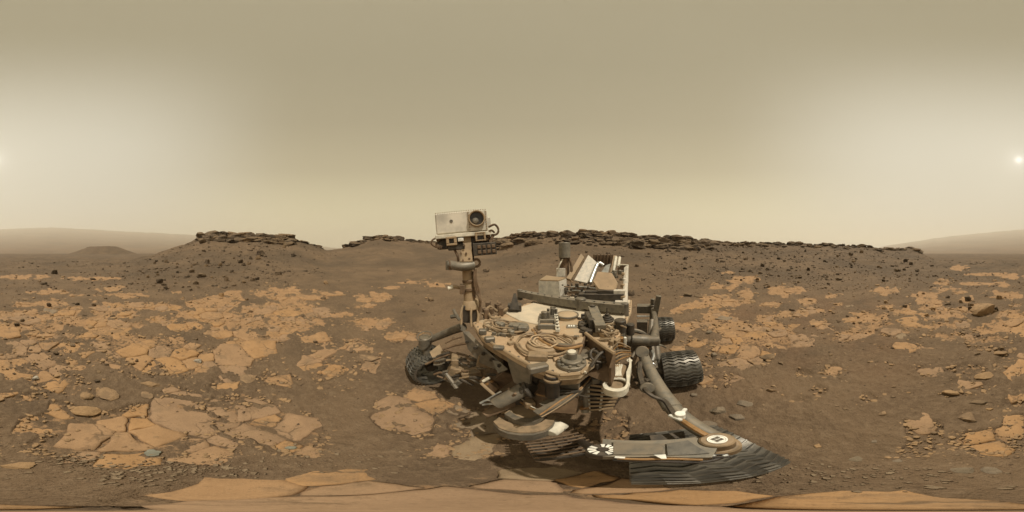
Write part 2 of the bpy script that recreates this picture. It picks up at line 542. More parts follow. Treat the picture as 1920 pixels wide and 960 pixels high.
# ------------------------------------------------------------------ ground sheet
def build_ground():
    naz = 1200
    rs = [0.0]
    r = .06
    while r < 5200:
        rs.append(r)
        if r < 5:
            r += max(.011, r * .0125)
        elif r < 60:
            r *= 1.0165
        elif r < 260:
            r *= 1.03
        else:
            r *= 1.12
    rr = np.array(rs[1:])
    az = np.linspace(-math.pi, math.pi, naz, endpoint=False)
    RR, AZ = np.meshgrid(rr, az, indexing='ij')
    X, Y = RR * np.sin(AZ), RR * np.cos(AZ)
    Z = terrain_z(X, Y)
    mask = np.zeros(X.shape)
    nr = int(np.sum(rr < 75))
    mask[:nr] = bare_mask(X[:nr], Y[:nr], terrain_z(X[:nr], Y[:nr], False))
    near = np.clip((8.5 - RR) / 2, 0, 1)
    # sand lies a little over the bedrock, and thins out where the rock is bare
    for _ in range(2):
        mask[1:-1] = .5 * mask[1:-1] + .25 * (mask[2:] + mask[:-2])
        mask = .5 * mask + .25 * (np.roll(mask, 1, 1) + np.roll(mask, -1, 1))
    ni = int(np.sum(rr < 1.0))
    inner = mask[:ni].copy()
    for _ in range(24):
        inner[1:-1] = .5 * inner[1:-1] + .25 * (inner[2:] + inner[:-2])
        inner = .5 * inner + .25 * (np.roll(inner, 3, 1) + np.roll(inner, -3, 1))
    fade = np.clip((1.0 - rr[:ni]) / .4, 0, 1)[:, None]
    mask[:ni] = inner * fade + mask[:ni] * (1 - fade)
    Z = Z + near * ((1 - mask) * .014 - mask * .017) * np.clip((RR - .25) / .6, .2, 1)
    Z = Z + (1 - near) * np.clip(1 - RR / 60, 0, 1) * mask * .05 * (1 + fbm(X * 2.5, Y * 2.5, 71, 3))
    # under the plates the gaps are sandy: only a tint of orange there
    soft = np.clip((4.4 - RR) / 1.8, 0, 1)
    Z = Z - .020 * np.clip((.62 - RR) / .2, 0, 1) * mask
    rock = mask * (1 - .62 * soft)
    red = np.clip((AZ - R(60)) / R(15), 0, 1) * np.clip((R(150) - AZ) / R(20), 0, 1) * np.clip((RR - 1) / 1, 0, 1) * np.clip((9 - RR) / 4, 0, 1)
    red = red * np.clip(.35 + .6 * fbm(X * .8, Y * .8, 81, 3), 0, 1) * .4
    dark = np.clip(.50 + .75 * fbm(X * .13, Y * .13, 91, 4, .6), 0, 1) * np.clip((RR - 6) / 8, 0, 1) * np.clip((260 - RR) / 60, 0, 1) * .85
    dark = np.maximum(dark, .6 * np.clip(fbm(X * .9, Y * .9, 95, 4, .6) - .15, 0, 1) * np.clip((RR - .8) / 1, 0, 1) * np.clip((14 - RR) / 6, 0, 1))
    verts = np.stack([X.ravel(), Y.ravel(), Z.ravel()], 1)
    verts = np.concatenate([verts, [[0, 0, float(Z[0].mean())]]])
    nring = len(rr)
    i = np.arange(nring - 1)[:, None] * naz
    j = np.arange(naz)[None, :]
    j2 = (j + 1) % naz
    quads = np.stack([(i + j), (i + j2), (i + naz + j2), (i + naz + j)], -1).reshape(-1, 4)[:, ::-1]
    me = bpy.data.meshes.new('ground')
    nv = len(verts)
    tris = np.stack([np.full(naz, nv - 1), np.arange(naz), (np.arange(naz) + 1) % naz], 1)[:, ::-1]
    me.vertices.add(nv)
    me.vertices.foreach_set('co', verts.astype(np.float32).ravel())
    nl = quads.size + tris.size
    me.loops.add(nl)
    me.loops.foreach_set('vertex_index', np.concatenate([quads.ravel(), tris.ravel()]).astype(np.int32))
    me.polygons.add(len(quads) + len(tris))
    ls = np.concatenate([np.arange(len(quads)) * 4, len(quads) * 4 + np.arange(len(tris)) * 3]).astype(np.int32)
    me.polygons.foreach_set('loop_start', ls)
    me.update(calc_edges=True)
    me.polygons.foreach_set('use_smooth', np.ones(len(me.polygons), bool))
    for nme, arr in (('rock', rock), ('red', red), ('dark', dark)):
        a = me.attributes.new(nme, 'FLOAT', 'POINT')
        a.data.foreach_set('value', np.concatenate([arr.ravel(), [0.0]]).astype(np.float32))
    me.validate()
    o = obj('ground', me, M['sand'])
    tag(o, 'brown sandy ground rising to low ridges all round', kind='structure')
    return o


ground = build_ground()


# ------------------------------------------------------------------ bedrock plates
def clip_poly(poly, nx, ny, d):
    """Keep the part of a convex polygon with n.p <= d."""
    out = []
    n = len(poly)
    for i in range(n):
        p, q = poly[i], poly[(i + 1) % n]
        a, b = p[0] * nx + p[1] * ny - d, q[0] * nx + q[1] * ny - d
        if a <= 0:
            out.append(p)
        if (a < 0 < b) or (b < 0 < a):
            t = a / (a - b)
            out.append((p[0] + (q[0] - p[0]) * t, p[1] + (q[1] - p[1]) * t))
    return out


def slab_mesh(poly, cx, cy, gap, top, tilt, seed, thick=.09):
    """A weathered stone plate: ragged outline, worn rim, gently uneven top."""
    pts = []
    n = len(poly)
    for i in range(n):
        p, q = poly[i], poly[(i + 1) % n]
        L = math.hypot(q[0] - p[0], q[1] - p[1])
        m = max(1, int(L / .035))
        for k in range(m):
            pts.append((p[0] + (q[0] - p[0]) * k / m, p[1] + (q[1] - p[1]) * k / m))
    pts = np.array(pts)
    c = np.array([cx, cy])
    rel = pts - c
    rad = np.hypot(rel[:, 0], rel[:, 1]) + 1e-6
    rel = rel * (1 - gap / rad)[:, None]
    off = fbm(pts[:, 0] * 6, pts[:, 1] * 6, 100 + seed % 7, 4, .65) * .022
    rel = rel * (1 + np.clip(off / rad, -.25, .12))[:, None]
    rad = np.hypot(rel[:, 0], rel[:, 1]) + 1e-6
    vs, m = [], len(rel)

    def ring(scale_in, dz, nz):
        s = np.maximum(1 - scale_in / rad, .05)
        q = rel * s[:, None]
        z = top + dz + q[:, 0] * tilt[0] + q[:, 1] * tilt[1] + nz * fbm((q[:, 0] + cx) * 4, (q[:, 1] + cy) * 4, 140, 3)
        for a, b2, z2 in zip(q[:, 0], q[:, 1], z):
            vs.append((a, b2, float(z2)))
    ring(-.012, -thick, 0)
    ring(0.0, -.010, .013)
    ring(.008, -.001, .013)
    for f in (.25, .55, .8):
        s = rel * (1 - f)
        z = top + s[:, 0] * tilt[0] + s[:, 1] * tilt[1] + .013 * fbm((s[:, 0] + cx) * 4, (s[:, 1] + cy) * 4, 140, 3)
        for a, b2, z2 in zip(s[:, 0], s[:, 1], z):
            vs.append((a, b2, float(z2)))
    vs.append((0, 0, top + .013 * float(fbm(np.array([cx * 4.]), np.array([cy * 4.]), 140, 3)[0])))
    fs = []
    for k in range(5):
        for i in range(m):
            j = (i + 1) % m
            fs.append((k * m + i, k * m + j, (k + 1) * m + j, (k + 1) * m + i))
    last = len(vs) - 1
    for i in range(m):
        fs.append((5 * m + i, 5 * m + (i + 1) % m, last))
    me = bpy.data.meshes.new('bedrock_slab')
    me.from_pydata(vs, [], fs)
    for p in me.polygons:
        p.use_smooth = True
    me.update()
    return me


def build_slabs():
    pts = np.zeros((2000, 3))
    npt = 0
    for cand in range(-500, 22000):
        # closer joints near the camera, wider plates farther out, very mixed sizes
        r = (7.6 if cand >= 0 else .62) * math.sqrt(random.random())
        a = random.uniform(-math.pi, math.pi)
        x, y = r * math.sin(a), r * math.cos(a)
        big = math.exp(random.gauss(0, .42)) if cand < 12000 else random.uniform(.35, .8)
        dmin = (.27 + .04 * r) * min(max(big, .4), 1.9)
        if r < .7:
            dmin = random.uniform(.10, .24)
        q = pts[:npt]
        if npt == 0 or np.all((q[:, 0] - x) ** 2 + (q[:, 1] - y) ** 2 > (.5 * (dmin + q[:, 2])) ** 2):
            pts[npt] = (x, y, dmin)
            npt += 1
            if npt >= 1990:
                break
    pts = pts[:npt]
    P = np.array(pts)
    # average bareness under each plate
    offs = [(0, 0), (.1, 0), (-.1, 0), (0, .1), (0, -.1)]
    cover = sum(bare_mask(P[:, 0] + a * (P[:, 2] * 2.6), P[:, 1] + b * (P[:, 2] * 2.6)) for a, b in offs) / 5
    order = np.argsort(np.hypot(P[:, 0], P[:, 1]))
    made = 0
    rest = ([], [])
    for i in order:
        x, y, dm = P[i]
        r = math.hypot(x, y)
        if cover[i] < .22 or (r > 1.9 and random.random() < .22):
            continue
        poly = [(x - 1.2, y - 1.2), (x + 1.2, y - 1.2), (x + 1.2, y + 1.2), (x - 1.2, y + 1.2)]
        dd = np.hypot(P[:, 0] - x, P[:, 1] - y)
        for j in np.argsort(dd)[1:18]:
            nx, ny = P[j, 0] - x, P[j, 1] - y
            L = math.hypot(nx, ny)
            nx, ny = nx / L, ny / L
            poly = clip_poly(poly, nx, ny, nx * x + ny * y + L * min(max(.5 + .5 * (dm - P[j, 2]) / (dm + P[j, 2]), .2), .8))
            if len(poly) < 3:
                break
        if len(poly) < 3:
            continue
        sx, sy = sum(p[0] for p in poly) / len(poly), sum(p[1] for p in poly) / len(poly)
        z = float(terrain_z(x, y, False))
        top = random.uniform(-.010, .008)
        tilt = (random.uniform(-.03, .03), random.uniform(-.03, .03))
        if r < .65:
            top, tilt = random.uniform(-.006, .003), (random.uniform(-.012, .012), random.uniform(-.012, .012))
        if r > 2.5:
            top += random.uniform(-.014, .016)
            tilt = (random.uniform(-.07, .07), random.uniform(-.07, .07))
        me = slab_mesh([(p[0], p[1]) for p in poly], sx, sy, random.uniform(.002, .008), top, tilt, made)
        if made >= 300:
            rest_v, rest_f = rest
            o0 = len(rest_v)
            rest_v += [(v.co.x + sx, v.co.y + sy, v.co.z + z) for v in me.vertices]
            rest_f += [tuple(k + o0 for k in p.vertices) for p in me.polygons]
            bpy.data.meshes.remove(me)
            continue
        Y = 480 + math.degrees(math.atan2(CAM_H, r)) * 5.3333
        X = float(az_px(math.atan2(x, y)))
        pale = (1640 < X and 866 < Y < 905) or (840 < X < 1180 and 770 < Y < 884) or random.random() < .02
        o = obj('bedrock_slab', me, M['slab_pale'] if pale else M['slab'], ground, (sx, sy, z))
        o['label'] = 'pale greyish bedrock plate' if pale else 'ochre bedrock plate'
        made += 1
    if rest[0]:
        me = bpy.data.meshes.new('outcrop_plates')
        me.from_pydata(rest[0], [], rest[1])
        me.polygons.foreach_set('use_smooth', np.ones(len(me.polygons), bool))
        o = obj('outcrop_plates', me, M['slab'], ground)
        o['kind'] = 'stuff'
        o['label'] = 'small ochre bedrock plates farther out'
    return made


n_slabs = build_slabs()


# bluish grey scuffs on the bare plates
def scuff(px, py, w, h, seed):
    x, y, z, r = ground_hit(px, py)
    az = math.atan2(x, y)
    slant = math.hypot(r, CAM_H)
    a = w / 1920 * 2 * math.pi * r * .5
    b = h / 960 * math.pi * slant * slant / CAM_H * .5
    n = 28
    vs, fs = [(0, 0, .006)], []
    for k in range(n):
        t = 2 * math.pi * k / n
        q = 1 + .35 * mnoise.noise(Vector((math.cos(t) * 1.6, math.sin(t) * 1.6, seed)))
        vs.append((a * q * math.cos(t), b * q * math.sin(t), .004))
    for k in range(n):
        vs.append((vs[k + 1][0] * 1.04, vs[k + 1][1] * 1.04, -.02))
    for k in range(n):
        k2 = (k + 1) % n
        fs.append((0, 1 + k, 1 + k2))
        fs.append((1 + k, 1 + n + k, 1 + n + k2, 1 + k2))
    me = bpy.data.meshes.new('scuff_mark')
    me.from_pydata(vs, [], fs)
    o = obj('scuff_mark', me, M['scuff'], ground, (x, y, .012))
    o.rotation_euler = (0, 0, -az)
    o['label'] = 'bluish grey scuff on the bedrock'
    return o


for s in [(546, 840, 22, 5, 1), (286, 850, 30, 12, 2)]:
    scuff(*s)


# ------------------------------------------------------------------ loose rocks
def ico(sub):
    bm = bmesh.new()
    bmesh.ops.create_icosphere(bm, subdivisions=sub, radius=1)
    v = np.array([x.co[:] for x in bm.verts])
    f = [[x.index for x in p.verts] for p in bm.faces]
    bm.free()
    return v, f


ICO2, ICO3 = ico(2), ico(3)


def rock_mesh(seed, planes=13, layered=0.0, sub=3, flat=.55, name='rock'):
    """An angular stone: a ball cut by random planes, worn by noise, with optional bedding ledges. Unit half-size, sits on z=0."""
    rg = np.random.default_rng(seed)
    v, f = ICO3 if sub == 3 else ICO2
    nrm = rg.normal(size=(planes, 3))
    nrm /= np.linalg.norm(nrm, axis=1)[:, None]
    nrm = np.concatenate([nrm, [[0, 0, 1], [0, 0, -1]]])
    hh = np.concatenate([rg.uniform(.55, .95, planes), [rg.uniform(.55, .8), .6]])
    d = v @ nrm.T
    rad = np.min(np.where(d > .05, hh / np.maximum(d, .05), 9), axis=1)
    rad = np.minimum(rad, 1.25)
    p = v * rad[:, None]
    nz = np.array([mnoise.noise(Vector(q * 2.3) + Vector((seed, 0, 0))) * .07 + mnoise.noise(Vector(q * 6) + Vector((0, seed, 0))) * .035 for q in p])
    p = p * (1 + nz)[:, None]
    if layered:
        lz = np.array([mnoise.noise(Vector((seed * 3.1, 7.7, q[2] * 5.5))) for q in p])
        p[:, :2] *= (1 + layered * np.sign(lz) * np.minimum(np.abs(lz) * 4, 1))[:, None]
    p = p / np.abs(p).max(axis=0)
    p[:, 2] = (p[:, 2] - p[:, 2].min())
    p[:, 2] *= flat / p[:, 2].max()
    me = bpy.data.meshes.new(name)
    me.from_pydata(p.tolist(), [], f)
    me.update()
    return me


ROCKS = {}
for key, n, lay, fl in (('block', 7, .0, .9), ('flat', 7, .05, .40), ('ledge', 8, .10, .9), ('bed', 8, .16, .9)):
    ROCKS[key] = [rock_mesh(k * 17 + len(key) * 101, 11 + k % 4, lay, 3, fl) for k in range(n)]


def with_mat(me, mat):
    k = (me.name, mat.name)
    if k not in with_mat.d:
        c = me.copy()
        c.materials.clear()
        c.materials.append(mat)
        with_mat.d[k] = c
    return with_mat.d[k]


with_mat.d = {}


def place_rock(px, py, w, h, kind='block', mat='rock_tan', variant=0, rot=None, sink=.18, name='rock', depth=1.0):
    """A stone seen w by h (in 1/1920ths of the turn) standing on the ground at that bearing; py is its middle."""
    x, y, z, r = ground_hit(px, py + h * .38)
    az = math.atan2(x, y)
    ang = 2 * math.pi / 1920
    slant = math.hypot(r, CAM_H - z)
    wid = w * ang * r
    dip = math.atan2(CAM_H - z, r)
    vis = h * ang * slant
    # the seen height is made of top surface and side: solve for a real height
    dep = wid * .75 * depth
    if dip > R(24):
        hgt = wid * (.17 if kind == 'flat' else .40)
        dep = min(max((vis - hgt * math.cos(dip) * .8) / math.sin(dip), .35 * wid), 1.25 * wid)
    else:
        hgt = max((vis - dep * abs(math.sin(max(dip, 0))) * .8) / max(math.cos(dip), .2), .16 * wid if kind == 'flat' else .3 * wid)
        hgt = min(hgt, wid * 1.0)
    me = with_mat(ROCKS[kind][variant % len(ROCKS[kind])], M[mat])
    o = obj(name, me, None)
    zmax = {'block': .9, 'flat': .40, 'ledge': .9}[kind]
    o.scale = (wid / 2, dep / 2, hgt / zmax / (1 - sink))
    o.location = (x * (1 + dep * .3 / r), y * (1 + dep * .3 / r), z - hgt * sink)
    o.rotation_euler = (random.uniform(-.1, .1), random.uniform(-.1, .1), -az + (rot if rot is not None else random.uniform(-.35, .35)))
    return o


UNIQUE = [
    (208, 738, 60, 30, 'flat', 'rock_tan', 0, 'large flat ochre stone, broadest of the five loose stones above the cracked plate'),
    (163, 768, 66, 24, 'flat', 'rock_tan', 1, 'long low ochre stone lying on the cracked bedrock plate, nearest the camera of five'),
    (165, 744, 30, 18, 'block', 'rock_tan', 2, 'small lumpy stone touching the broad flat ochre stone'),
    (272, 741, 34, 17, 'flat', 'rock_tan', 3, 'small rounded flat stone just right of the broad flat ochre stone'),
    (284, 720, 46, 15, 'flat', 'rock_tan', 4, 'thin ochre slab-like stone behind the small rounded flat stone'),
    (462, 706, 38, 23, 'flat', 'rock_tan', 5, 'isolated rounded ochre stone on sand left of a flat ochre plate'),
    (690, 671, 46, 13, 'flat', 'rock_tan', 6, 'lone thin pale stone lying on smooth brown sand left of the rover'),
    (1845, 585, 56, 18, 'block', 'rock_tan', 3, 'long rounded orange boulder with dark stones at both ends'),
    (1818, 579, 9, 8, 'block', 'rock_dark', 0, 'small dark stone at the left end of the long orange boulder'),
    (1868, 580, 9, 9, 'block', 'rock_dark', 1, 'small dark stone at the right end of the long orange boulder'),
    (1815, 781, 40, 26, 'block', 'rock_tan', 4, 'wedge-shaped stone with a sharp pointed end and dark lower edge'),
    (1848, 705, 48, 21, 'flat', 'rock_tan', 2, 'tapered flat tan stone with a thick shadowed rim'),
    (1787, 738, 46, 8, 'flat', 'rock_tan', 0, 'long thin tan stone above the wedge-shaped stone'),
    (1345, 770, 40, 20, 'block', 'rock_grey', 5, 'grey-brown angular stone behind the rover arm elbow, left of a squarer one'),
    (1382, 782, 30, 19, 'block', 'rock_grey', 6, 'squarish grey-brown stone next to the angular stone behind the arm elbow'),
    (1330, 793, 42, 16, 'flat', 'rock_grey', 1, 'low flat grey stone closest to the white marker on the arm'),
    (1392, 757, 44, 14, 'flat', 'rock_grey', 3, 'broad half-buried grey stone above the squarish grey-brown stone'),
    (1533, 833, 22, 17, 'block', 'rock_tan', 1, 'small upright tan stone alone on pebbly sand'),
    (1607, 860, 36, 15, 'flat', 'rock_grey', 2, 'dark-edged grey stone standing out of the stony ground'),
    (1445, 733, 24, 10, 'block', 'rock_tan', 0, 'elongated tan stone beside a pair of round stones'),
    (1428, 732, 10, 8, 'block', 'rock_tan', 2, 'left one of two small round stones lying together'),
    (1467, 741, 10, 8, 'block', 'rock_tan', 4, 'right one of two small round stones lying together'),
    (1437, 667, 36, 15, 'flat', 'rock_brown', 5, 'rough brown stone right of the rover on bare orange bedrock'),
    (1330, 624, 13, 8, 'block', 'rock_grey', 3, 'small rounded grey stone beside the rear wheel'),
    (1338, 664, 13, 11, 'block', 'rock_grey', 0, 'small rounded grey stone above the middle wheel'),
    (1303, 741, 16, 8, 'block', 'rock_grey', 2, 'small grey stone at the foot of the middle wheel'),
    (523, 513, 17, 7, 'flat', 'rock_dark', 4, 'single dark stone on smooth sand at the foot of the butte'),
    (488, 477, 22, 11, 'ledge', 'rock_dark', 1, 'big dark layered boulder high on the slope of the butte'),
    (484, 485, 14, 8, 'block', 'rock_brown', 5, 'tan boulder leaning below the big layered boulder on the butte'),
    (425, 523, 9, 13, 'block', 'rock_brown', 6, 'tall upright stone on the lower slope of the butte'),
    (368, 531, 14, 9, 'flat', 'rock_brown', 2, 'tilted flat stone low on the butte beside stacked ones'),
    (300, 528, 15, 10, 'block', 'rock_dark', 3, 'dark chunky stone at the left foot of the butte'),
    (311, 540, 12, 8, 'block', 'rock_brown', 1, 'pale-topped stone just below the dark chunky stone'),
    (380, 517, 24, 9, 'flat', 'rock_dark', 0, 'wide dark slab resting mid-slope on the butte'),
    (372, 676, 20, 11, 'block', 'rock_white', 4, 'white speckled stone on the ochre bedrock'),
    (67, 710, 15, 10, 'block', 'rock_white', 5, 'small white and dark speckled stone on the left sand'),
    (912, 508, 14, 7, 'flat', 'rock_dark', 6, 'dark stone on the sand just right of the mast'),
    (1287, 553, 22, 9, 'flat', 'rock_dark', 3, 'dark tilted slab above the rear wheel'),
    (1308, 556, 18, 5, 'flat', 'rock_brown', 5, 'thin brown slab right of the dark tilted slab'),
    (93, 572, 11, 8, 'block', 'rock_dark', 2, 'dark round stone on the plain with a pale sunlit top'),
    (48, 562, 15, 5, 'flat', 'rock_tan', 1, 'pale flat stone alone on the left plain'),
    (145, 570, 11, 6, 'block', 'rock_dark', 5, 'dark stone left of centre among stones on the plain'),
    (176, 572, 10, 6, 'block', 'rock_dark', 6, 'dark stone right of another dark stone on the plain'),
    (34, 873, 82, 14, 'flat', 'rock_tan', 6, 'broad thin ochre plate with a sharp dark lower edge'),
    (1612, 862, 34, 14, 'flat', 'rock_grey', 4, None),
    (1800, 880, 58, 15, 'flat', 'rock_grey', 5, 'pale grey flat stone, left of two in a row near the camera'),
    (1864, 881, 54, 15, 'flat', 'rock_grey', 0, 'pale grey flat stone, right of two in a row near the camera'),
    (1640, 826, 18, 12, 'block', 'rock_grey', 1, 'small pale grey pointed stone on smooth sand'),
    (1685, 864, 26, 9, 'flat', 'rock_grey', 2, 'thin grey layered stone beside the lower ochre plate'),
    (1655, 776, 22, 13, 'block', 'rock_tan', 5, 'rough tan stone in a patch of small rubble'),
    (1838, 753, 48, 14, 'flat', 'rock_brown', 4, 'rough layered brown stone behind the wedge-shaped stone'),
    (1855, 765, 18, 10, 'block', 'rock_tan', 0, 'small tan stone right of the wedge-shaped stone tip'),
    (1543, 800, 20, 8, 'flat', 'rock_grey', 6, 'small grey flake on the pebbly ground'),
    (1872, 664, 36, 8, 'flat', 'rock_tan', 3, 'pale tan flake lying on dark sand above the bedrock'),
]
for (px, py, w, h, kd, mt, va, lab) in UNIQUE:
    if lab is None:
        continue
    o = place_rock(px, py, w, h, kd, mt, va)
    tag(o, lab, 'rock')

GROUPS = [
    ('stones on the slope of the left butte', 'small brown stone strewn on the slope of the left butte', 62, [(270, 500), (330, 470), (380, 456), (560, 462), (585, 475), (520, 500), (460, 540), (300, 548), (240, 530)], (5, 13), ('rock_brown', 'rock_dark')),
    ('stones on the long ridge slope', 'small dark stone strewn on the slope below the long ridge', 95, [(1180, 460), (1320, 466), (1660, 474), (1750, 486), (1760, 520), (1560, 545), (1420, 540), (1300, 520), (1190, 500)], (5, 11), ('rock_brown', 'rock_dark')),
    ('stones on the ground right of the rover', 'small stone among rubble on the stony ground behind and right of the rover', 75, [(1450, 560), (1760, 540), (1900, 560), (1915, 640), (1780, 800), (1560, 830), (1450, 760), (1420, 700)], (7, 16), ('rock_brown', 'rock_tan')),
    ('stones on the left plain', 'small stone strewn over the orange-streaked left plain', 44, [(5, 510), (250, 510), (330, 590), (330, 700), (200, 725), (5, 730)], (5, 14), ('rock_brown', 'rock_tan', 'rock_dark')),
    ('stones on the sand between butte and rover', 'small stone on the sand between the left butte and the rover', 48, [(340, 560), (600, 530), (830, 520), (820, 600), (740, 680), (660, 760), (670, 870), (560, 760), (520, 690), (350, 700)], (5, 12), ('rock_brown', 'rock_tan')),
]
for gname, lab, n, poly, (s0, s1), mats in GROUPS:
    k = 0
    xs, ys = [p[0] for p in poly], [p[1] for p in poly]
    while k < n:
        px, py = random.uniform(min(xs), max(xs)), random.uniform(min(ys), max(ys))
        if not in_poly(np.array([px]), np.array([py]), poly)[0]:
            continue
        w = s0 + (s1 - s0) * random.random() ** 2.0
        o = place_rock(px, py, w, w * random.uniform(.35, .75), random.choice(['block', 'flat', 'block', 'ledge']), random.choice(mats), random.randrange(8))
        tag(o, lab, 'rock', gname)
        k += 1


# pebbles too many to count
def build_gravel(n=24000):
    az = RNG.uniform(-math.pi, math.pi, n)
    r = np.exp(RNG.uniform(math.log(.5), math.log(16), n))
    x, y = r * np.sin(az), r * np.cos(az)
    mk = bare_mask(x, y)
    dens = np.clip(.55 + .8 * fbm(x * .9, y * .9, 201, 3), .05, 1)
    rightside = (az > R(55)) | (az < R(-165))
    dens = np.where(rightside, np.minimum(dens * 1.7, 1), dens * .8)
    keep = (RNG.uniform(0, 1, n) < dens) & ((mk < .5) | (RNG.uniform(0, 1, n) < .22))
    # none on smooth sand between the butte and the mast
    px = az_px(az)
    smooth = (px > 560) & (px < 900) & (r > 6)
    keep &= ~smooth | (RNG.uniform(0, 1, n) < .15)
    x, y, r = x[keep], y[keep], r[keep]
    n = len(x)
    z = terrain_z(x, y)
    s = (.0035 + .0042 * r ** .85) * np.exp(RNG.normal(0, .5, n))
    s = np.minimum(s, .011 * (r + .8))
    cube = np.array([(-1, -1, -1), (1, -1, -1), (1, 1, -1), (-1, 1, -1), (-1, -1, 1), (1, -1, 1), (1, 1, 1), (-1, 1, 1)], float)
    sh = RNG.uniform(.45, 1.15, (n, 8, 3))
    sh[:, 4:, :2] *= RNG.uniform(.4, .9, (n, 1, 1))
    v = cube[None] * sh
    th = RNG.uniform(0, 2 * math.pi, n)
    c, si = np.cos(th)[:, None], np.sin(th)[:, None]
    asp = RNG.uniform(.5, 1, n)[:, None]
    fl = RNG.uniform(.3, .75, n)[:, None]
    vx, vy, vz = v[:, :, 0], v[:, :, 1] * asp, v[:, :, 2] * fl
    V = np.stack([(vx * c - vy * si) * s[:, None] + x[:, None], (vx * si + vy * c) * s[:, None] + y[:, None], vz * s[:, None] + (z + s * .18)[:, None]], -1)
    f = np.array([(0, 3, 2, 1), (4, 5, 6, 7), (0, 1, 5, 4), (1, 2, 6, 5), (2, 3, 7, 6), (3, 0, 4, 7)])
    F = (f[None] + (np.arange(n) * 8)[:, None, None]).reshape(-1, 4)
    me = bpy.data.meshes.new('gravel')
    me.vertices.add(n * 8)
    me.vertices.foreach_set('co', V.astype(np.float32).ravel())
    me.loops.add(F.size)
    me.loops.foreach_set('vertex_index', F.astype(np.int32).ravel())
    me.polygons.add(len(F))
    me.polygons.foreach_set('loop_start', (np.arange(len(F)) * 4).astype(np.int32))
    me.update(calc_edges=True)
    a = me.attributes.new('tone', 'FLOAT', 'POINT')
    a.data.foreach_set('value', np.repeat(RNG.uniform(0, 1, n), 8).astype(np.float32))
    m, t, b = new_mat('gravel')
    at = N(t, 'ShaderNodeAttribute', attribute_name='tone').outputs['Fac']
    rp = N(t, 'ShaderNodeValToRGB')
    t.links.new(at, rp.inputs[0])
    rp.color_ramp.elements[0].color = (.075, .050, .031, 1)
    rp.color_ramp.elements[1].color = (.27, .185, .11, 1)
    e = rp.color_ramp.elements.new(.55)
    e.color = (.125, .083, .048, 1)
    g = N(t, 'ShaderNodeNewGeometry').outputs['Position']
    t.links.new(mixc(t, mrange(t, noisen(t, g, 60, 3), .4, .7, 0, .5), rp.outputs[0], (.13, .086, .05)), b.inputs['Base Color'])
    b.inputs['Roughness'].default_value = .95
    o = obj('gravel', me, m)
    tag(o, 'loose brown pebbles and chips scattered over the sand', 'gravel', kind='stuff')


build_gravel()


def build_flakes(n=38000):
    """Flat chips that litter the edges of the bare plates."""
    az = RNG.uniform(-math.pi, math.pi, n)
    r = np.exp(RNG.uniform(math.log(.6), math.log(13), n))
    x, y = r * np.sin(az), r * np.cos(az)
    mk = bare_mask(x, y)
    e = .06 + .03 * r
    edge = np.abs(bare_mask(x + e, y) - mk) + np.abs(bare_mask(x, y + e) - mk) + np.abs(bare_mask(x - e, y) - mk) + np.abs(bare_mask(x, y - e) - mk)
    prob = np.clip(edge * .35, 0, .5) + .025 * (mk > .5)
    keep = RNG.uniform(0, 1, n) < prob * .70
    x, y, r = x[keep], y[keep], r[keep]
    n = len(x)
    z = terrain_z(x, y) + .004
    s = (.006 + .0062 * r ** .9) * np.exp(RNG.normal(0, .55, n))
    s = np.minimum(s, .018 * (r + .5))
    m = 6
    th = (np.arange(m) / m * 2 * math.pi)[None] + RNG.uniform(0, 1, (n, m)) * .9 + RNG.uniform(0, 6.28, (n, 1))
    rad = RNG.uniform(.6, 1.15, (n, m)) * s[:, None]
    asp = RNG.uniform(.45, 1, n)[:, None]
    ro = RNG.uniform(0, 6.28, n)[:, None]
    ax, ay = rad * np.cos(th), rad * np.sin(th) * asp
    bx, by = ax * np.cos(ro) - ay * np.sin(ro), ax * np.sin(ro) + ay * np.cos(ro)
    hgt = s * RNG.uniform(.14, .34, n)
    tx, ty = RNG.normal(0, .13, n), RNG.normal(0, .13, n)
    V = []
    for (k, zz) in ((1.06, -.6), (1.0, .8), (.82, 1.0)):
        V.append(np.stack([bx * k + x[:, None], by * k + y[:, None], z[:, None] + zz * hgt[:, None] + bx * tx[:, None] + by * ty[:, None]], -1))
    V = np.concatenate(V, 1)
    F = []
    for j in range(2):
        for k in range(m):
            k2 = (k + 1) % m
            F.append((j * m + k, j * m + k2, (j + 1) * m + k2, (j + 1) * m + k))
    F = np.array(F)
    base = (np.arange(n) * 3 * m)[:, None, None]
    Q = (F[None] + base).reshape(-1, 4)
    T = (np.arange(2 * m, 3 * m)[None] + (np.arange(n) * 3 * m)[:, None])
    me = bpy.data.meshes.new('stone_chips')
    me.vertices.add(n * 3 * m)
    me.vertices.foreach_set('co', V.astype(np.float32).ravel())
    me.loops.add(Q.size + T.size)
    me.loops.foreach_set('vertex_index', np.concatenate([Q.ravel(), T.ravel()]).astype(np.int32))
    me.polygons.add(len(Q) + n)
    me.polygons.foreach_set('loop_start', np.concatenate([np.arange(len(Q)) * 4, len(Q) * 4 + np.arange(n) * m]).astype(np.int32))
    me.update(calc_edges=True)
    o = obj('stone_chips', me, M['rock_tan'])
    tag(o, 'flat ochre stone chips littering the edges of the bedrock', 'stone chips', kind='stuff')


build_flakes()


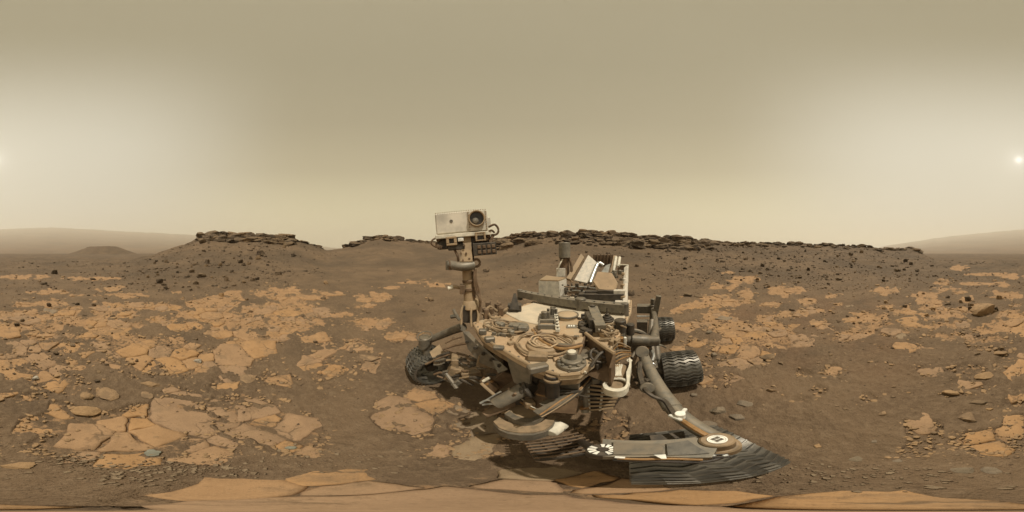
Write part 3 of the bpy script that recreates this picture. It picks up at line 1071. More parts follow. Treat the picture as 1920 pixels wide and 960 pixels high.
def build_slope_rubble(n=60000):
    """Blocky debris of many sizes on the hill slopes."""
    px = RNG.uniform(0, 1920, n)
    D = np.interp(px, _cx, _cd)
    t = RNG.uniform(.22, .985, n)
    w = np.interp(px, [0, 180, 260, 330, 520, 590, 640, 900, 960, 1180, 1300, 1640, 1740, 1850, 1920], [.25, .3, .7, 1, .8, .25, .06, .06, .3, .5, 1, .9, .6, .35, .25])
    r = D * t
    az = px_az(px)
    x, y = r * np.sin(az), r * np.cos(az)
    cl = np.clip(.45 + 1.0 * fbm(x * .35, y * .35, 401, 3), .03, 1)
    keep = RNG.uniform(0, 1, n) < w * cl * (.35 + .65 * t)
    x, y, r = x[keep], y[keep], r[keep]
    n = len(x)
    z = terrain_z(x, y)
    s = (.018 + .0009 * r) * np.exp(RNG.normal(0, .78, n))
    s = np.minimum(s, .30)
    cube = np.array([(-1, -1, -1), (1, -1, -1), (1, 1, -1), (-1, 1, -1), (-1, -1, 1), (1, -1, 1), (1, 1, 1), (-1, 1, 1)], float)
    v = cube[None] * RNG.uniform(.5, 1.15, (n, 8, 3))
    v[:, 4:, :2] *= RNG.uniform(.45, .95, (n, 1, 1))
    th = RNG.uniform(0, 6.28, n)
    c, si = np.cos(th)[:, None], np.sin(th)[:, None]
    vx, vy, vz = v[:, :, 0], v[:, :, 1] * RNG.uniform(.5, 1, n)[:, None], v[:, :, 2] * RNG.uniform(.25, .7, n)[:, None]
    V = np.stack([(vx * c - vy * si) * s[:, None] + x[:, None], (vx * si + vy * c) * s[:, None] + y[:, None], vz * s[:, None] + (z + s * .12)[:, None]], -1)
    f = np.array([(0, 3, 2, 1), (4, 5, 6, 7), (0, 1, 5, 4), (1, 2, 6, 5), (2, 3, 7, 6), (3, 0, 4, 7)])
    F = (f[None] + (np.arange(n) * 8)[:, None, None]).reshape(-1, 4)
    me = bpy.data.meshes.new('rubble')
    me.vertices.add(n * 8)
    me.vertices.foreach_set('co', V.astype(np.float32).ravel())
    me.loops.add(F.size)
    me.loops.foreach_set('vertex_index', F.astype(np.int32).ravel())
    me.polygons.add(len(F))
    me.polygons.foreach_set('loop_start', (np.arange(len(F)) * 4).astype(np.int32))
    me.update(calc_edges=True)
    o = obj('rubble', me, M['rock_brown'])
    tag(o, 'countless small broken stones covering the hill slopes', 'rubble', kind='stuff')


build_slope_rubble()


def build_grey_scree(n=700):
    """Patch of grey-white splinters where bedrock is crushed near the camera."""
    ctr = [(150, 862, 40, 7), (250, 896, 60, 10), (200, 880, 70, 10), (330, 880, 60, 8), (420, 880, 60, 10), (640, 862, 90, 16), (1700, 895, 180, 20), (1560, 890, 120, 14)]
    vs, fs = [], []
    for k in range(n):
        cx, cy, rx, ry = ctr[k % len(ctr)]
        px, py = random.gauss(cx, rx * .8), random.gauss(cy, ry * .8)
        x, y, z, r = ground_hit(px, py) if k % 3 == 0 else (None,) * 4
        if x is None:
            d = CAM_H / math.tan(math.radians((py - 480) / 5.3333))
            az = float(px_az(px))
            x, y = d * math.sin(az), d * math.cos(az)
            z = float(terrain_z(x, y))
        s = .003 + .010 * random.random() ** 3.5
        a = random.uniform(0, 6.28)
        o = len(vs)
        m = 5
        hh = s * random.uniform(.2, .5)
        for (kk, zz) in ((1.05, -.01), (.85, hh)):
            for j in range(m):
                t = a + j / m * 6.283 + random.uniform(-.3, .3)
                q = s * random.uniform(.6, 1.1) * kk
                vs.append((x + q * math.cos(t) * 1.5, y + q * math.sin(t), z + .012 + zz))
        for j in range(m):
            j2 = (j + 1) % m
            fs.append((o + j, o + j2, o + m + j2, o + m + j))
        fs.append(tuple(o + m + j for j in range(m)))
    me = bpy.data.meshes.new('stone_splinters')
    me.from_pydata(vs, [], fs)
    me.update()
    o = obj('stone_splinters', me, mat_rock('splinter', (.235, .180, .120), (.14, .10, .064), (.19, .135, .082), 25, bstr=.3, bdist=.01, dustamt=.3, island=0))
    tag(o, 'grey-white stone splinters strewn near the camera', 'stone splinters', kind='stuff')


build_grey_scree()


# ------------------------------------------------------------------ dark layered ledges that cap the ridges
def ledge(label, x0, x1, top_off, depth_px, n, size, rfac=1.0, mat='rock_dark', rows=None, seed=0, aspect=(.14, .32)):
    """Blocks of bedded rock along the crest between two bearings."""
    rg = random.Random(seed)
    cxp = (x0 + x1) / 2
    D = float(np.interp(cxp, _cx, _cd))
    e = empty('rock_ledge', (D * math.sin(px_az(cxp)), D * math.cos(px_az(cxp)), float(terrain_z(D * math.sin(px_az(cxp)), D * math.cos(px_az(cxp))))))
    tag(e, label, 'rock ledge')
    ang = 2 * math.pi / 1920
    for k in range(n):
        px = x0 + (x1 - x0) * (k + rg.uniform(.1, .9)) / n
        D = float(np.interp(px, _cx, _cd))
        cy = float(np.interp(px, _cx, _cy))
        dy = top_off + depth_px * rg.random() if rows is None else rg.choice(rows) + rg.uniform(-1, 1)
        if k % 3 == 0:
            dy = top_off + rg.uniform(0, 1.5)
        w = (size[0] + (size[1] * 1.25 - size[0]) * rg.random() ** 1.7) * ang * D
        h = w * rg.uniform(*aspect)
        az = float(px_az(px))
        if dy > 1:
            gx, gy, gz, rad = ground_hit(px, cy + dy, True, D * .5, D * 1.04, 240)
            rad = min(rad, D) - .06 * w
        else:
            rad = D * .995
            gz = float(terrain_z(rad * math.sin(az), rad * math.cos(az)))
        zc = gz + h * .62
        me = with_mat(ROCKS[rg.choice(['bed', 'ledge', 'ledge'])][rg.randrange(8)], M[mat if rg.random() < .75 else 'rock_brown'])
        o = obj('block', me, None, e)
        o.scale = (w / 2, w * rg.uniform(.3, .5), h / .9)
        o.location = Vector((rad * math.sin(az), rad * math.cos(az), zc - h)) - e.location
        o.rotation_euler = (rg.uniform(-.14, .2), rg.gauss(0, .13), -az + rg.uniform(-.5, .5))
    return e


ledge('dark broken rock ledge crowning the left butte', 372, 545, -4, 13, 110, (9, 30), seed=1, aspect=(.22, .55))
ledge('thin dark rock rim trailing down the right shoulder of the left butte', 540, 606, -1.5, 2, 16, (6, 14), seed=2)
ledge('dark rock crest on the low middle hill', 648, 748, -3, 8, 54, (7, 20), seed=3, aspect=(.22, .5))
ledge('thin rock rim low on the skyline left of the mast', 764, 880, -.5, 3, 26, (8, 22), seed=4)
ledge('massive jumbled rock outcrop along the ridge behind the rover', 905, 1335, -1.5, 21, 290, (7, 26), rfac=1.0, seed=5, mat='rock_dark', aspect=(.2, .5))
ledge('long dark rock band along the right ridge crest', 1330, 1660, -1.5, 7, 130, (5, 17), seed=6, aspect=(.2, .42))
ledge('small dark rock cap at the right end of the ridge', 1660, 1726, -1.5, 4, 26, (7, 20), seed=7)


def far_cap():
    rg = random.Random(9)
    bx, by = 190 * math.sin(px_az(193)), 190 * math.cos(px_az(193))
    e = empty('rock_ledge', (bx, by, 8))
    tag(e, 'flat rock cap of the small far butte on the left plain', 'rock ledge')
    for k in range(30):
        px = 163 + 62 * (k + .5) / 30
        r = 186 + rg.uniform(-3, 2)
        az = float(px_az(px))
        me = with_mat(ROCKS['ledge'][rg.randrange(8)], M['rock_dark'])
        o = obj('block', me, None, e)
        w = rg.uniform(3.0, 5.5)
        h = rg.uniform(1.2, 2.2)
        zt = CAM_H + r * math.tan(float(py_el(462.5 + max(0, px - 205) * .22 + rg.uniform(-.6, 1.5))))
        o.scale = (w / 2, w / 2, h / .9)
        o.location = Vector((r * math.sin(az), r * math.cos(az), zt - h)) - e.location
        o.rotation_euler = (0, 0, -az + rg.uniform(-.4, .4))


far_cap()


# ------------------------------------------------------------------ far mountain slope
def build_mountain():
    prof = [(1560, 474), (1640, 466), (1660, 461), (1700, 455), (1750, 447), (1800, 441), (1860, 435), (1920, 430), (1960, 428), (2020, 426.5), (2070, 429), (2140, 433), (2220, 437),
            (2290, 441), (2370, 447), (2450, 455), (2560, 466), (2650, 474)]
    xs = np.linspace(1560, 2650, 260)
    ys = np.interp(xs, [p[0] for p in prof], [p[1] for p in prof]) + 0.7 * fbm(xs * .035, xs * 0, 301, 3)
    rows = np.linspace(0, 1, 40)
    verts, faces = [], []
    for t in rows:
        rad = 420 + (3600 - 420) * t
        for x, y in zip(xs, ys):
            az = (x - 960) / 1920 * 2 * math.pi
            zt = CAM_H + 3600 * math.tan(float(py_el(y)))
            z0 = CAM_H + 420 * math.tan(float(py_el(480)))
            z = z0 + (zt - z0) * (t ** 1.45)
            xx, yy = rad * math.sin(az), rad * math.cos(az)
            z += 26 * t * (1 - t) * float(fbm(np.array([xx * .003]), np.array([yy * .003]), 311, 4)[0])
            verts.append((xx, yy, z))
    n = len(xs)
    for x, y in zip(xs, ys):       # far side falls away
        az = (x - 960) / 1920 * 2 * math.pi
        verts.append((4200 * math.sin(az), 4200 * math.cos(az), -20))
    for i in range(len(rows)):
        for j in range(n - 1):
            faces.append((i * n + j, i * n + j + 1, (i + 1) * n + j + 1, (i + 1) * n + j))
    me = bpy.data.meshes.new('mountain')
    me.from_pydata(verts, [], faces)
    for p in me.polygons:
        p.use_smooth = True
    me.update()
    o = obj('mountain', me, M['mountain'])
    tag(o, 'hazy tan mountain slope on the horizon', kind='structure')


build_mountain()


def build_haze():
    me = bpy.data.meshes.new('haze')
    bm = bmesh.new()
    bmesh.ops.create_cube(bm, size=1)
    bm.to_mesh(me)
    bm.free()
    m = bpy.data.materials.new('haze')
    m.use_nodes = True
    t = m.node_tree
    for n in list(t.nodes):
        t.nodes.remove(n)
    v = N(t, 'ShaderNodeVolumePrincipled')
    v.inputs['Color'].default_value = (.97, .92, .81, 1)
    v.inputs['Density'].default_value = 3.8e-4
    v.inputs['Anisotropy'].default_value = .2
    o_ = N(t, 'ShaderNodeOutputMaterial')
    t.links.new(v.outputs[0], o_.inputs['Volume'])
    o = obj('haze', me, m)
    o.scale = (11000, 11000, 720)
    o.location = (0, 0, 720 / 2 - 24)
    tag(o, 'pale tan dust haze filling the air', 'haze', kind='stuff')


build_haze()


# ------------------------------------------------------------------ the rover
def mat_metal(name, base, rough=.55, metal=0.0, dust=.5, dustc=(.33, .215, .12), var=.25, scale=18, bs=.15, spec=.4):
    """Painted or bare metal with a film of dust that gathers on upward faces and in blotches."""
    m, t, b = new_mat(name)
    geo = N(t, 'ShaderNodeNewGeometry')
    g = geo.outputs['Position']
    n1 = noisen(t, g, scale, 5, .6)
    n2 = noisen(t, g, scale * 5, 4, .7)
    col = mixc(t, mrange(t, n1, .3, .7), tuple(c * (1 - var) for c in base), tuple(min(c * (1 + var), 1) for c in base))
    sp = N(t, 'ShaderNodeSeparateXYZ')
    t.links.new(geo.outputs['Normal'], sp.inputs[0])
    up = mrange(t, sp.outputs['Z'], .15, .98, .38, 1.0)
    film = madd(t, madd(t, up, mrange(t, n1, .36, .60, .30, 1.0), 'MULTIPLY'), mrange(t, n2, .3, .7, .75, 1.0), 'MULTIPLY')
    film = madd(t, film, dust, 'MULTIPLY')
    col = mixc(t, film, col, dustc)
    t.links.new(col, b.inputs['Base Color'])
    b.inputs['Metallic'].default_value = metal * (1 - .5 * dust)
    b.inputs['Roughness'].default_value = rough
    b.inputs['Specular IOR Level'].default_value = spec
    bump(t, b, n2, bs, .004)
    return m


M['white'] = mat_metal('dusty_white_paint', (.56, .53, .45), .6, 0, .42)
M['head_white'] = mat_metal('mast_white_paint', (.56, .52, .43), .6, 0, .25, scale=6)
M['deck'] = mat_metal('dusty_deck', (.48, .38, .25), .7, 0, .88, (.335, .21, .112), scale=7)
M['deck_pale'] = mat_metal('pale_deck', (.56, .49, .37), .65, 0, .42, (.38, .26, .15), scale=6)
M['tan'] = mat_metal('tan_paint', (.34, .25, .15), .7, 0, .6, (.19, .115, .06), scale=11)
M['hex'] = mat_metal('antenna_tan', (.33, .235, .14), .75, 0, .45, scale=5)
M['grey'] = mat_metal('grey_metal', (.125, .115, .092), .5, .3, .62, (.20, .145, .088))
M['midgrey'] = mat_metal('mid_grey_metal', (.18, .167, .135), .5, .3, .58, (.225, .165, .10))
M['dark'] = mat_metal('dark_metal', (.05, .044, .035), .55, .3, .42, (.15, .105, .062))
M['wheelm'] = mat_metal('wheel_aluminium', (.11, .104, .09), .42, .6, .35, (.19, .15, .10), spec=.5)
M['brown'] = mat_metal('brown_cover', (.125, .08, .045), .7, 0, .35, (.22, .145, .08))
M['kapton'] = mat_metal('amber_film', (.27, .145, .05), .4, .2, .35, spec=.5)
M['silver'] = mat_metal('bright_silver', (.52, .52, .49), .34, .9, .12, spec=.6)
M['cream'] = mat_metal('cream_paint', (.60, .56, .45), .55, 0, .25)
M['black'] = mat_metal('black_plastic', (.018, .016, .014), .35, 0, .1, spec=.5)
M['cable'] = mat_metal('tan_cable', (.20, .145, .085), .6, 0, .4)
M['ivory'] = mat_metal('marker_white', (.72, .70, .62), .6, 0, .1)


# clusters of pieces too small to pick apart
SMALL = set('bolt_row hinge_strip hinge_bolts valve_cluster connector_block bay_module connector_bank cable_bundle pump_cluster edge_trim bar_bolts plaque_print rivet_row head_connector box_stud mast_latch '
            'fascia_bolt stowage_box motor_block end_bolt chute_clip tray_module valve_block cable_clip tray_wire bay_hose gimbal'.split())


class MB:
    """Collects shapes and links them as one mesh."""
    def __init__(self):
        self.v, self.f = [], []

    def add(self, vs, fs):
        o = len(self.v)
        self.v += [tuple(p) for p in vs]
        self.f += [tuple(i + o for i in q) for q in fs]
        return self

    def box(self, c, s, rot=None, ch=.004):
        hx, hy, hz = s[0] / 2, s[1] / 2, s[2] / 2
        ch = min(ch, hx * .45, hy * .45, hz * .45)
        bm = bmesh.new()
        bmesh.ops.create_cube(bm, size=1)
        for v in bm.verts:
            v.co = (v.co.x * s[0], v.co.y * s[1], v.co.z * s[2])
        if ch > 0:
            bmesh.ops.bevel(bm, geom=bm.edges[:], offset=ch, segments=1, affect='EDGES', profile=.5)
        bm.verts.index_update()
        c = Vector(c)
        vs = [(rot @ v.co if rot is not None else v.co) + c for v in bm.verts]
        fs = [[v.index for v in f.verts] for f in bm.faces]
        bm.free()
        return self.add(vs, fs)

    def cyl(self, p0, p1, r0, r1=None, n=20):
        p0, p1 = Vector(p0), Vector(p1)
        r1 = r0 if r1 is None else r1
        q = (p1 - p0).to_track_quat('Z', 'Y')
        L = (p1 - p0).length
        b = min(.12 * min(r0, r1), .2 * L)
        vs, fs = [], []
        for (z, r) in ((0, r0 - b), (b, r0), (L - b, r1), (L, r1 - b)):
            for k in range(n):
                a = 2 * math.pi * k / n
                vs.append(p0 + q @ Vector((r * math.cos(a), r * math.sin(a), z)))
        for j in range(3):
            for k in range(n):
                k2 = (k + 1) % n
                fs.append((j * n + k, j * n + k2, (j + 1) * n + k2, (j + 1) * n + k))
        fs.append(tuple(range(n))[::-1])
        fs.append(tuple(range(3 * n, 4 * n)))
        return self.add(vs, fs)

    def tube(self, pts, r, n=8, closed=False, sm=5):
        P = [Vector(p) for p in pts]
        if sm > 1 and len(P) > 2:
            Q = []
            m = len(P)
            for i in range(m if closed else m - 1):
                p0 = P[(i - 1) % m] if closed or i > 0 else P[0]
                p1, p2 = P[i], P[(i + 1) % m]
                p3 = P[(i + 2) % m] if closed or i + 2 < m else P[-1]
                for k in range(sm):
                    t = k / sm
                    Q.append(.5 * ((2 * p1) + (-p0 + p2) * t + (2 * p0 - 5 * p1 + 4 * p2 - p3) * t * t + (-p0 + 3 * p1 - 3 * p2 + p3) * t ** 3))
            if not closed:
                Q.append(P[-1])
            P = Q
        m = len(P)
        vs, fs = [], []
        ref = Vector((0, 0, 1))
        for i in range(m):
            a = P[(i - 1) % m] if closed or i > 0 else P[i]
            b = P[(i + 1) % m] if closed or i < m - 1 else P[i]
            tng = (b - a).normalized() if (b - a).length > 1e-9 else Vector((1, 0, 0))
            s = tng.cross(ref)
            if s.length < .05:
                s = tng.cross(Vector((1, 0, 0)))
            s.normalize()
            u = s.cross(tng)
            rr = r[min(i * len(r) // m, len(r) - 1)] if isinstance(r, (list, tuple)) else r
            for k in range(n):
                an = 2 * math.pi * k / n
                vs.append(P[i] + rr * (math.cos(an) * s + math.sin(an) * u))
        for i in range(m if closed else m - 1):
            i2 = (i + 1) % m
            for k in range(n):
                k2 = (k + 1) % n
                fs.append((i * n + k, i2 * n + k, i2 * n + k2, i * n + k2))
        if not closed:
            fs.append(tuple(range(n)))
            fs.append(tuple(range((m - 1) * n, m * n))[::-1])
        return self.add(vs, fs)

    def prism(self, poly, z0, z1, M4=None, ch=.006):
        """A flat outline pulled up, with a small chamfer round the top."""
        n = len(poly)
        cx, cy = sum(p[0] for p in poly) / n, sum(p[1] for p in poly) / n
        vs = [Vector((p[0], p[1], z0)) for p in poly] + [Vector((p[0], p[1], z1 - ch)) for p in poly]
        for p in poly:
            d = Vector((cx - p[0], cy - p[1]))
            d = d.normalized() * ch if d.length else d
            vs.append(Vector((p[0] + d.x, p[1] + d.y, z1)))
        fs = []
        for j in range(2):
            for k in range(n):
                k2 = (k + 1) % n
                fs.append((j * n + k, j * n + k2, (j + 1) * n + k2, (j + 1) * n + k))
        fs.append(tuple(range(n))[::-1])
        fs.append(tuple(range(2 * n, 3 * n)))
        if M4 is not None:
            vs = [M4 @ v for v in vs]
        return self.add(vs, fs)

    def ring(self, c, R0, r, axis=(0, 0, 1), n=28, m=8, sx=1, sy=1, rz=0):
        q = Vector(axis).to_track_quat('Z', 'Y')
        pts = []
        for k in range(n):
            a = 2 * math.pi * k / n
            p = Vector((R0 * sx * math.cos(a), R0 * sy * math.sin(a), 0))
            p.rotate(Matrix.Rotation(rz, 3, 'Z'))
            pts.append(Vector(c) + q @ p)
        return self.tube(pts, r, m, True, 1)

    def lathe(self, prof, c, axis=(0, 0, 1), n=24):
        """prof: (radius, height) along the axis, open ends."""
        q = Vector(axis).to_track_quat('Z', 'Y')
        vs, fs = [], []
        for (r, z) in prof:
            for k in range(n):
                a = 2 * math.pi * k / n
                vs.append(Vector(c) + q @ Vector((r * math.cos(a), r * math.sin(a), z)))
        for j in range(len(prof) - 1):
            for k in range(n):
                k2 = (k + 1) % n
                fs.append((j * n + k, j * n + k2, (j + 1) * n + k2, (j + 1) * n + k))
        return self.add(vs, fs)

    def plate(self, pts, th):
        """A flat sheet through given corners with thickness."""
        P = [Vector(p) for p in pts]
        nrm = (P[1] - P[0]).cross(P[2] - P[0]).normalized() * th * .5
        n = len(P)
        vs = [p + nrm for p in P] + [p - nrm for p in P]
        fs = [tuple(range(n)), tuple(range(n, 2 * n))[::-1]]
        for k in range(n):
            k2 = (k + 1) % n
            fs.append((k, n + k, n + k2, k2))
        return self.add(vs, fs)

    def build(self, name, mat, parent=None, smooth=False, label=None):
        me = bpy.data.meshes.new(name)
        me.from_pydata([tuple(v) for v in self.v], [], self.f)
        me.validate()
        bm = bmesh.new()
        bm.from_mesh(me)
        bmesh.ops.recalc_face_normals(bm, faces=bm.faces[:])
        bm.to_mesh(me)
        bm.free()
        if smooth:
            me.polygons.foreach_set('use_smooth', np.ones(len(me.polygons), bool))
            me.set_sharp_from_angle(angle=R(38))
        me.update()
        o = obj(name, me, M[mat] if isinstance(mat, str) else mat, parent)
        if label:
            o['label'] = label
        if name in SMALL:
            o['kind'] = 'stuff'
        return o


P0 = Vector((-.115, .93))
S2 = math.sqrt(.5)


def to_local(x, y, z):
    dx, dy = x - P0.x, y - P0.y
    return Vector(((dx - dy) * S2, (dx + dy) * S2, z))


def Lz(px, py, z):
    """Point of the rover seen in that bearing and dip, at a known height z above the ground."""
    az, el = float(px_az(px)), float(py_el(py))
    d = (z - CAM_H) / math.tan(el)
    return to_local(d * math.sin(az), d * math.cos(az), z)


def Ld(px, py, d):
    """The same, at a known distance along the ground."""
    az, el = float(px_az(px)), float(py_el(py))
    return to_local(d * math.sin(az), d * math.cos(az), CAM_H + d * math.tan(el))


def facing(px):
    """Rotation whose x runs right and y away as seen along that bearing."""
    az = float(px_az(px))
    return Matrix.Rotation(-az + R(45), 3, 'Z')


ANG = 2 * math.pi / 1920
rover = empty('rover', (P0.x, P0.y, 0), rz=R(-45))
tag(rover, 'dusty six-wheeled robotic rover with camera mast, robotic arm and cluttered deck', 'rover')


def boxpx(mb, x0, y0, x1, y1, d, depth, roll=0.0, ch=.004, back=0):
    """A box whose front fills that window at distance d."""
    cx, cy = (x0 + x1) / 2, (y0 + y1) / 2
    c = Ld(cx, cy, d)
    rot = facing(cx)
    el = float(py_el(cy))
    w = (x1 - x0) * ANG * d
    h = abs(y1 - y0) * ANG * d / math.cos(el) ** 2
    c = c + rot @ Vector((0, depth / 2 + back, 0))
    if roll:
        rot = rot @ Matrix.Rotation(roll, 3, 'Y')
    return mb.box(c, (w, depth, h), rot, ch)


# ---- chassis and deck
DZ = 1.10
chassis = MB()
chassis.box((0, 1.10, .80), (1.08, 1.28, .44), None, .03)
chassis.box((-.1, .40, .90), (.70, .16, .22), None, .02)
chassis = chassis.build('chassis', 'midgrey', rover)
for yy in (.62, .92, 1.22, 1.52):
    for sx in (-1, 1):
        MB().box((sx * .552, yy, .82), (.03, .26, .34), None, .008).build('side_panel', 'grey', chassis)
b = MB()
b.plate([Lz(952, 668, 1.06), Lz(998, 690, 1.06), Lz(994, 728, .86), Lz(966, 716, .86)], .02)
b.build('front_panel', 'midgrey', chassis, label='bare light grey front panel')

DECK = [tuple(Lz(x_, y_, DZ).xy) for x_, y_ in ((886, 604), (904, 632), (944, 657), (1000, 688), (1050, 704), (1088, 701), (1100, 690))] + [(.56, .40), (.64, 1.30), (.62, 1.78), (-.62, 1.78), (-.66, 1.1)]
b = MB().prism(DECK, 1.06, DZ, None, .010)
deck = b.build('deck', 'deck', rover)
dcx, dcy = 0.0, .9
MB().prism([(dcx + (x_ - dcx) * .965, dcy + (y_ - dcy) * .965) for x_, y_ in DECK], .985, 1.06, None, .004).build('deck_skirt', 'cable', deck)
b = MB().prism([(-.58, .62), (-.30, .56), (-.05, .60), (-.02, .80), (.10, .88), (.34, .86), (.38, .66), (.58, .70), (.60, 1.74), (-.58, 1.74)], DZ, DZ + .012)
b.build('deck_panel', 'deck_pale', deck, label='pale cleaner rear deck panel')
b = MB().prism([(.02, .44), (.30, .50), (.36, .66), (.34, .84), (.10, .86), (-.02, .78), (-.06, .58)], DZ, DZ + .03)
b.build('hatch_cover', 'deck', deck, label='smooth raised tan hatch cover')
# edge lip along the front
b = MB()
for p, q in zip(DECK[1:6], DECK[2:7]):
    b.tube([(p[0], p[1], DZ + .004), (q[0], q[1], DZ + .004)], .010, 6, False, 1)
b.build('deck_lip', 'tan', deck)
# ring of bolts round the deck rim
b = MB()
for i in range(len(DECK)):
    p, q = Vector(DECK[i]), Vector(DECK[(i + 1) % len(DECK)])
    n = max(1, int((q - p).length / .07))
    for k in range(n):
        c = p.lerp(q, (k + .5) / n) * .97
        b.cyl((c.x, c.y + .02, DZ), (c.x, c.y + .02, DZ + .008), .007, None, 6)
b.build('bolt_row', 'grey', deck)


def sub(mb, name, mat, parent, smooth=True, label=None):
    return mb.build(name, mat, parent, smooth, label)


# plaque
c = Lz(1072, 612, DZ + .035)
rot = facing(1072) @ Matrix.Rotation(.05, 3, 'X')
sub(MB().box(c, (.085, .062, .008), rot), 'plaque', 'midgrey', deck, False, 'small grey plaque with pale print')
b = MB()
for k in range(3):
    b.box(c + rot @ Vector((-.022 + k * .02, .0, .0055)), (.012, .03 - .006 * (k % 2), .003), rot, 0)
sub(b, 'plaque_print', 'ivory', deck, False)
c = Lz(1081, 630, DZ + .035)
sub(MB().box(c, (.035, .02, .006), rot), 'tag_plate', 'grey', deck, False)
# round lid
c = Lz(1064, 592, DZ + .05)
b = MB().lathe([(.0, .022), (.085, .022), (.098, .012), (.102, -.012), (.102, -.05)], c)
sub(b, 'round_lid', 'deck', deck)
sub(MB().ring(c + Vector((0, 0, .012)), .100, .010), 'lid_rim', 'grey', deck)
# perforated strip by the lid
b = MB()
p, q = Lz(1041, 578, DZ + .06), Lz(1046, 622, DZ + .06)
for k in range(9):
    cc = p.lerp(q, (k + .5) / 9)
    b.box(cc, (.035, .03, .03), facing(1044))
sub(b, 'hinge_strip', 'cream', deck, False)
b = MB()
for k in range(9):
    cc = p.lerp(q, (k + .5) / 9) + Vector((0, 0, .018))
    b.cyl(cc, cc + Vector((0, 0, .006)), .008, None, 8)
sub(b, 'hinge_bolts', 'dark', deck)
# framed tray
c = Lz(1026, 612, DZ + .03)
b = MB()
fr = facing(1026)
for dx, dy, sx, sy in ((0, .058, .15, .016), (0, -.058, .15, .016), (.068, 0, .016, .13), (-.068, 0, .016, .13)):
    b.box(c + fr @ Vector((dx, dy, .02)), (sx, sy, .05), fr)
sub(b, 'tray_frame', 'midgrey', deck, False)
sub(MB().box(c, (.12, .10, .02), fr), 'tray', 'deck', deck, False)
# valve cluster behind the tray
b = MB()
c = Lz(1030, 592, DZ + .05)
for k in range(9):
    o_ = Vector((random.uniform(-.08, .08), random.uniform(-.08, .08), 0))
    b.cyl(c + o_ - Vector((0, 0, .05)), c + o_ + Vector((0, 0, random.uniform(.03, .09))), random.uniform(.014, .032), None, 12)
b.box(c - Vector((0, 0, .03)), (.2, .17, .05), fr)
sub(b, 'valve_cluster', 'grey', deck)


def coil(cx, cy, n, r0, r1, seed, mat, name, ez=1.0, sx=1.0, sy=.8, rz=0.0, thick=.011):
    """A cable harness laid in loose loops on the deck."""
    rg = random.Random(seed)
    for k in range(n):
        b = MB()
        rad = r0 + (r1 - r0) * k / max(n - 1, 1)
        ph = rg.uniform(0, 6.28)
        pts = []
        for j in range(14):
            a = ph + 2 * math.pi * j / 14 * rg.choice([1]) * .92
            q = rad * (1 + rg.uniform(-.08, .08))
            x, y = q * sx * math.cos(a), q * sy * math.sin(a)
            pts.append((cx + x * math.cos(rz) - y * math.sin(rz), cy + x * math.sin(rz) + y * math.cos(rz), DZ + .02 + .008 * (k % 3) + rg.uniform(0, .014) * ez))
        b.tube(pts, thick * rg.uniform(.8, 1.2), 7, False, 4)
        b.build(name, mat, deck, True)


c1, c2 = Lz(948, 617, DZ), Lz(1020, 648, DZ)
coil(c1.x, c1.y, 5, .05, .16, 3, 'cable', 'cable_loop', 1.2, 1.15, .75, R(20), .0075)
coil(c2.x, c2.y, 3, .05, .10, 4, 'deck', 'cable_loop', 1.2, 1.0, .9, 0, .006)
coil(c2.x + .01, c2.y, 2, .17, .19, 5, 'cable', 'cable_loop', .6, 1.0, .9, 0, .0075)
b = MB().lathe([(.0, .03), (.10, .03), (.115, .02), (.12, 0)], (c2.x, c2.y, DZ))
sub(b, 'cable_drum', 'tan', deck)
b = MB().lathe([(.0, .03), (.06, .03), (.07, .0)], (c1.x + .1, c1.y + .08, DZ + .02))
b.box((c1.x + .06, c1.y + .05, DZ + .03), (.10, .07, .05), Matrix.Rotation(.6, 3, 'Z'))
b.box((c1.x - .05, c1.y - .02, DZ + .03), (.08, .05, .05), Matrix.Rotation(.2, 3, 'Z'))
sub(b, 'connector_block', 'midgrey', deck)
# grey silver connectors
for (px, py, s) in ((968, 612, .05), (980, 616, .045), (958, 622, .035)):
    c = Lz(px, py, DZ + .05)
    sub(MB().box(c, (s * 1.5, s, s), Matrix.Rotation(random.uniform(0, 3), 3, 'Z'), .006), 'connector', 'midgrey', deck, False)
# amber harness sweeping across
b = MB()
pts = [Lz(998, 618, DZ + .03), Lz(1012, 636, DZ + .03), Lz(1036, 650, DZ + .03), Lz(1062, 654, DZ + .04), Lz(1092, 648, DZ + .05)]
b.tube(pts, .011, 8)
sub(b, 'harness', 'kapton', deck, label='amber cable bundle sweeping across the deck')
b = MB()
b.tube([p + Vector((.0, .026, .006)) for p in pts], .009, 8)
sub(b, 'harness', 'brown', deck)
# deck pockets and blocks near the front
for (px, py, sx, sy, sz, mt) in ((1008, 668, .11, .06, .05, 'cable'), (1050, 672, .07, .05, .02, 'deck'), (905, 622, .06, .045, .05, 'grey'), (918, 636, .07, .05, .045, 'grey'), (935, 652, .07, .04, .03, 'grey'), (1008, 690, .10, .05, .05, 'grey'), (1090, 665, .10, .10, .02, 'grey'), (1062, 652, .12, .08, .035, 'grey')):
    c = Lz(px, py, DZ + sz * .5)
    sub(MB().box(c, (sx, sy, sz), facing(px) @ Matrix.Rotation(random.uniform(-.4, .4), 3, 'Z'), .008), 'deck_block', mt, deck, False)
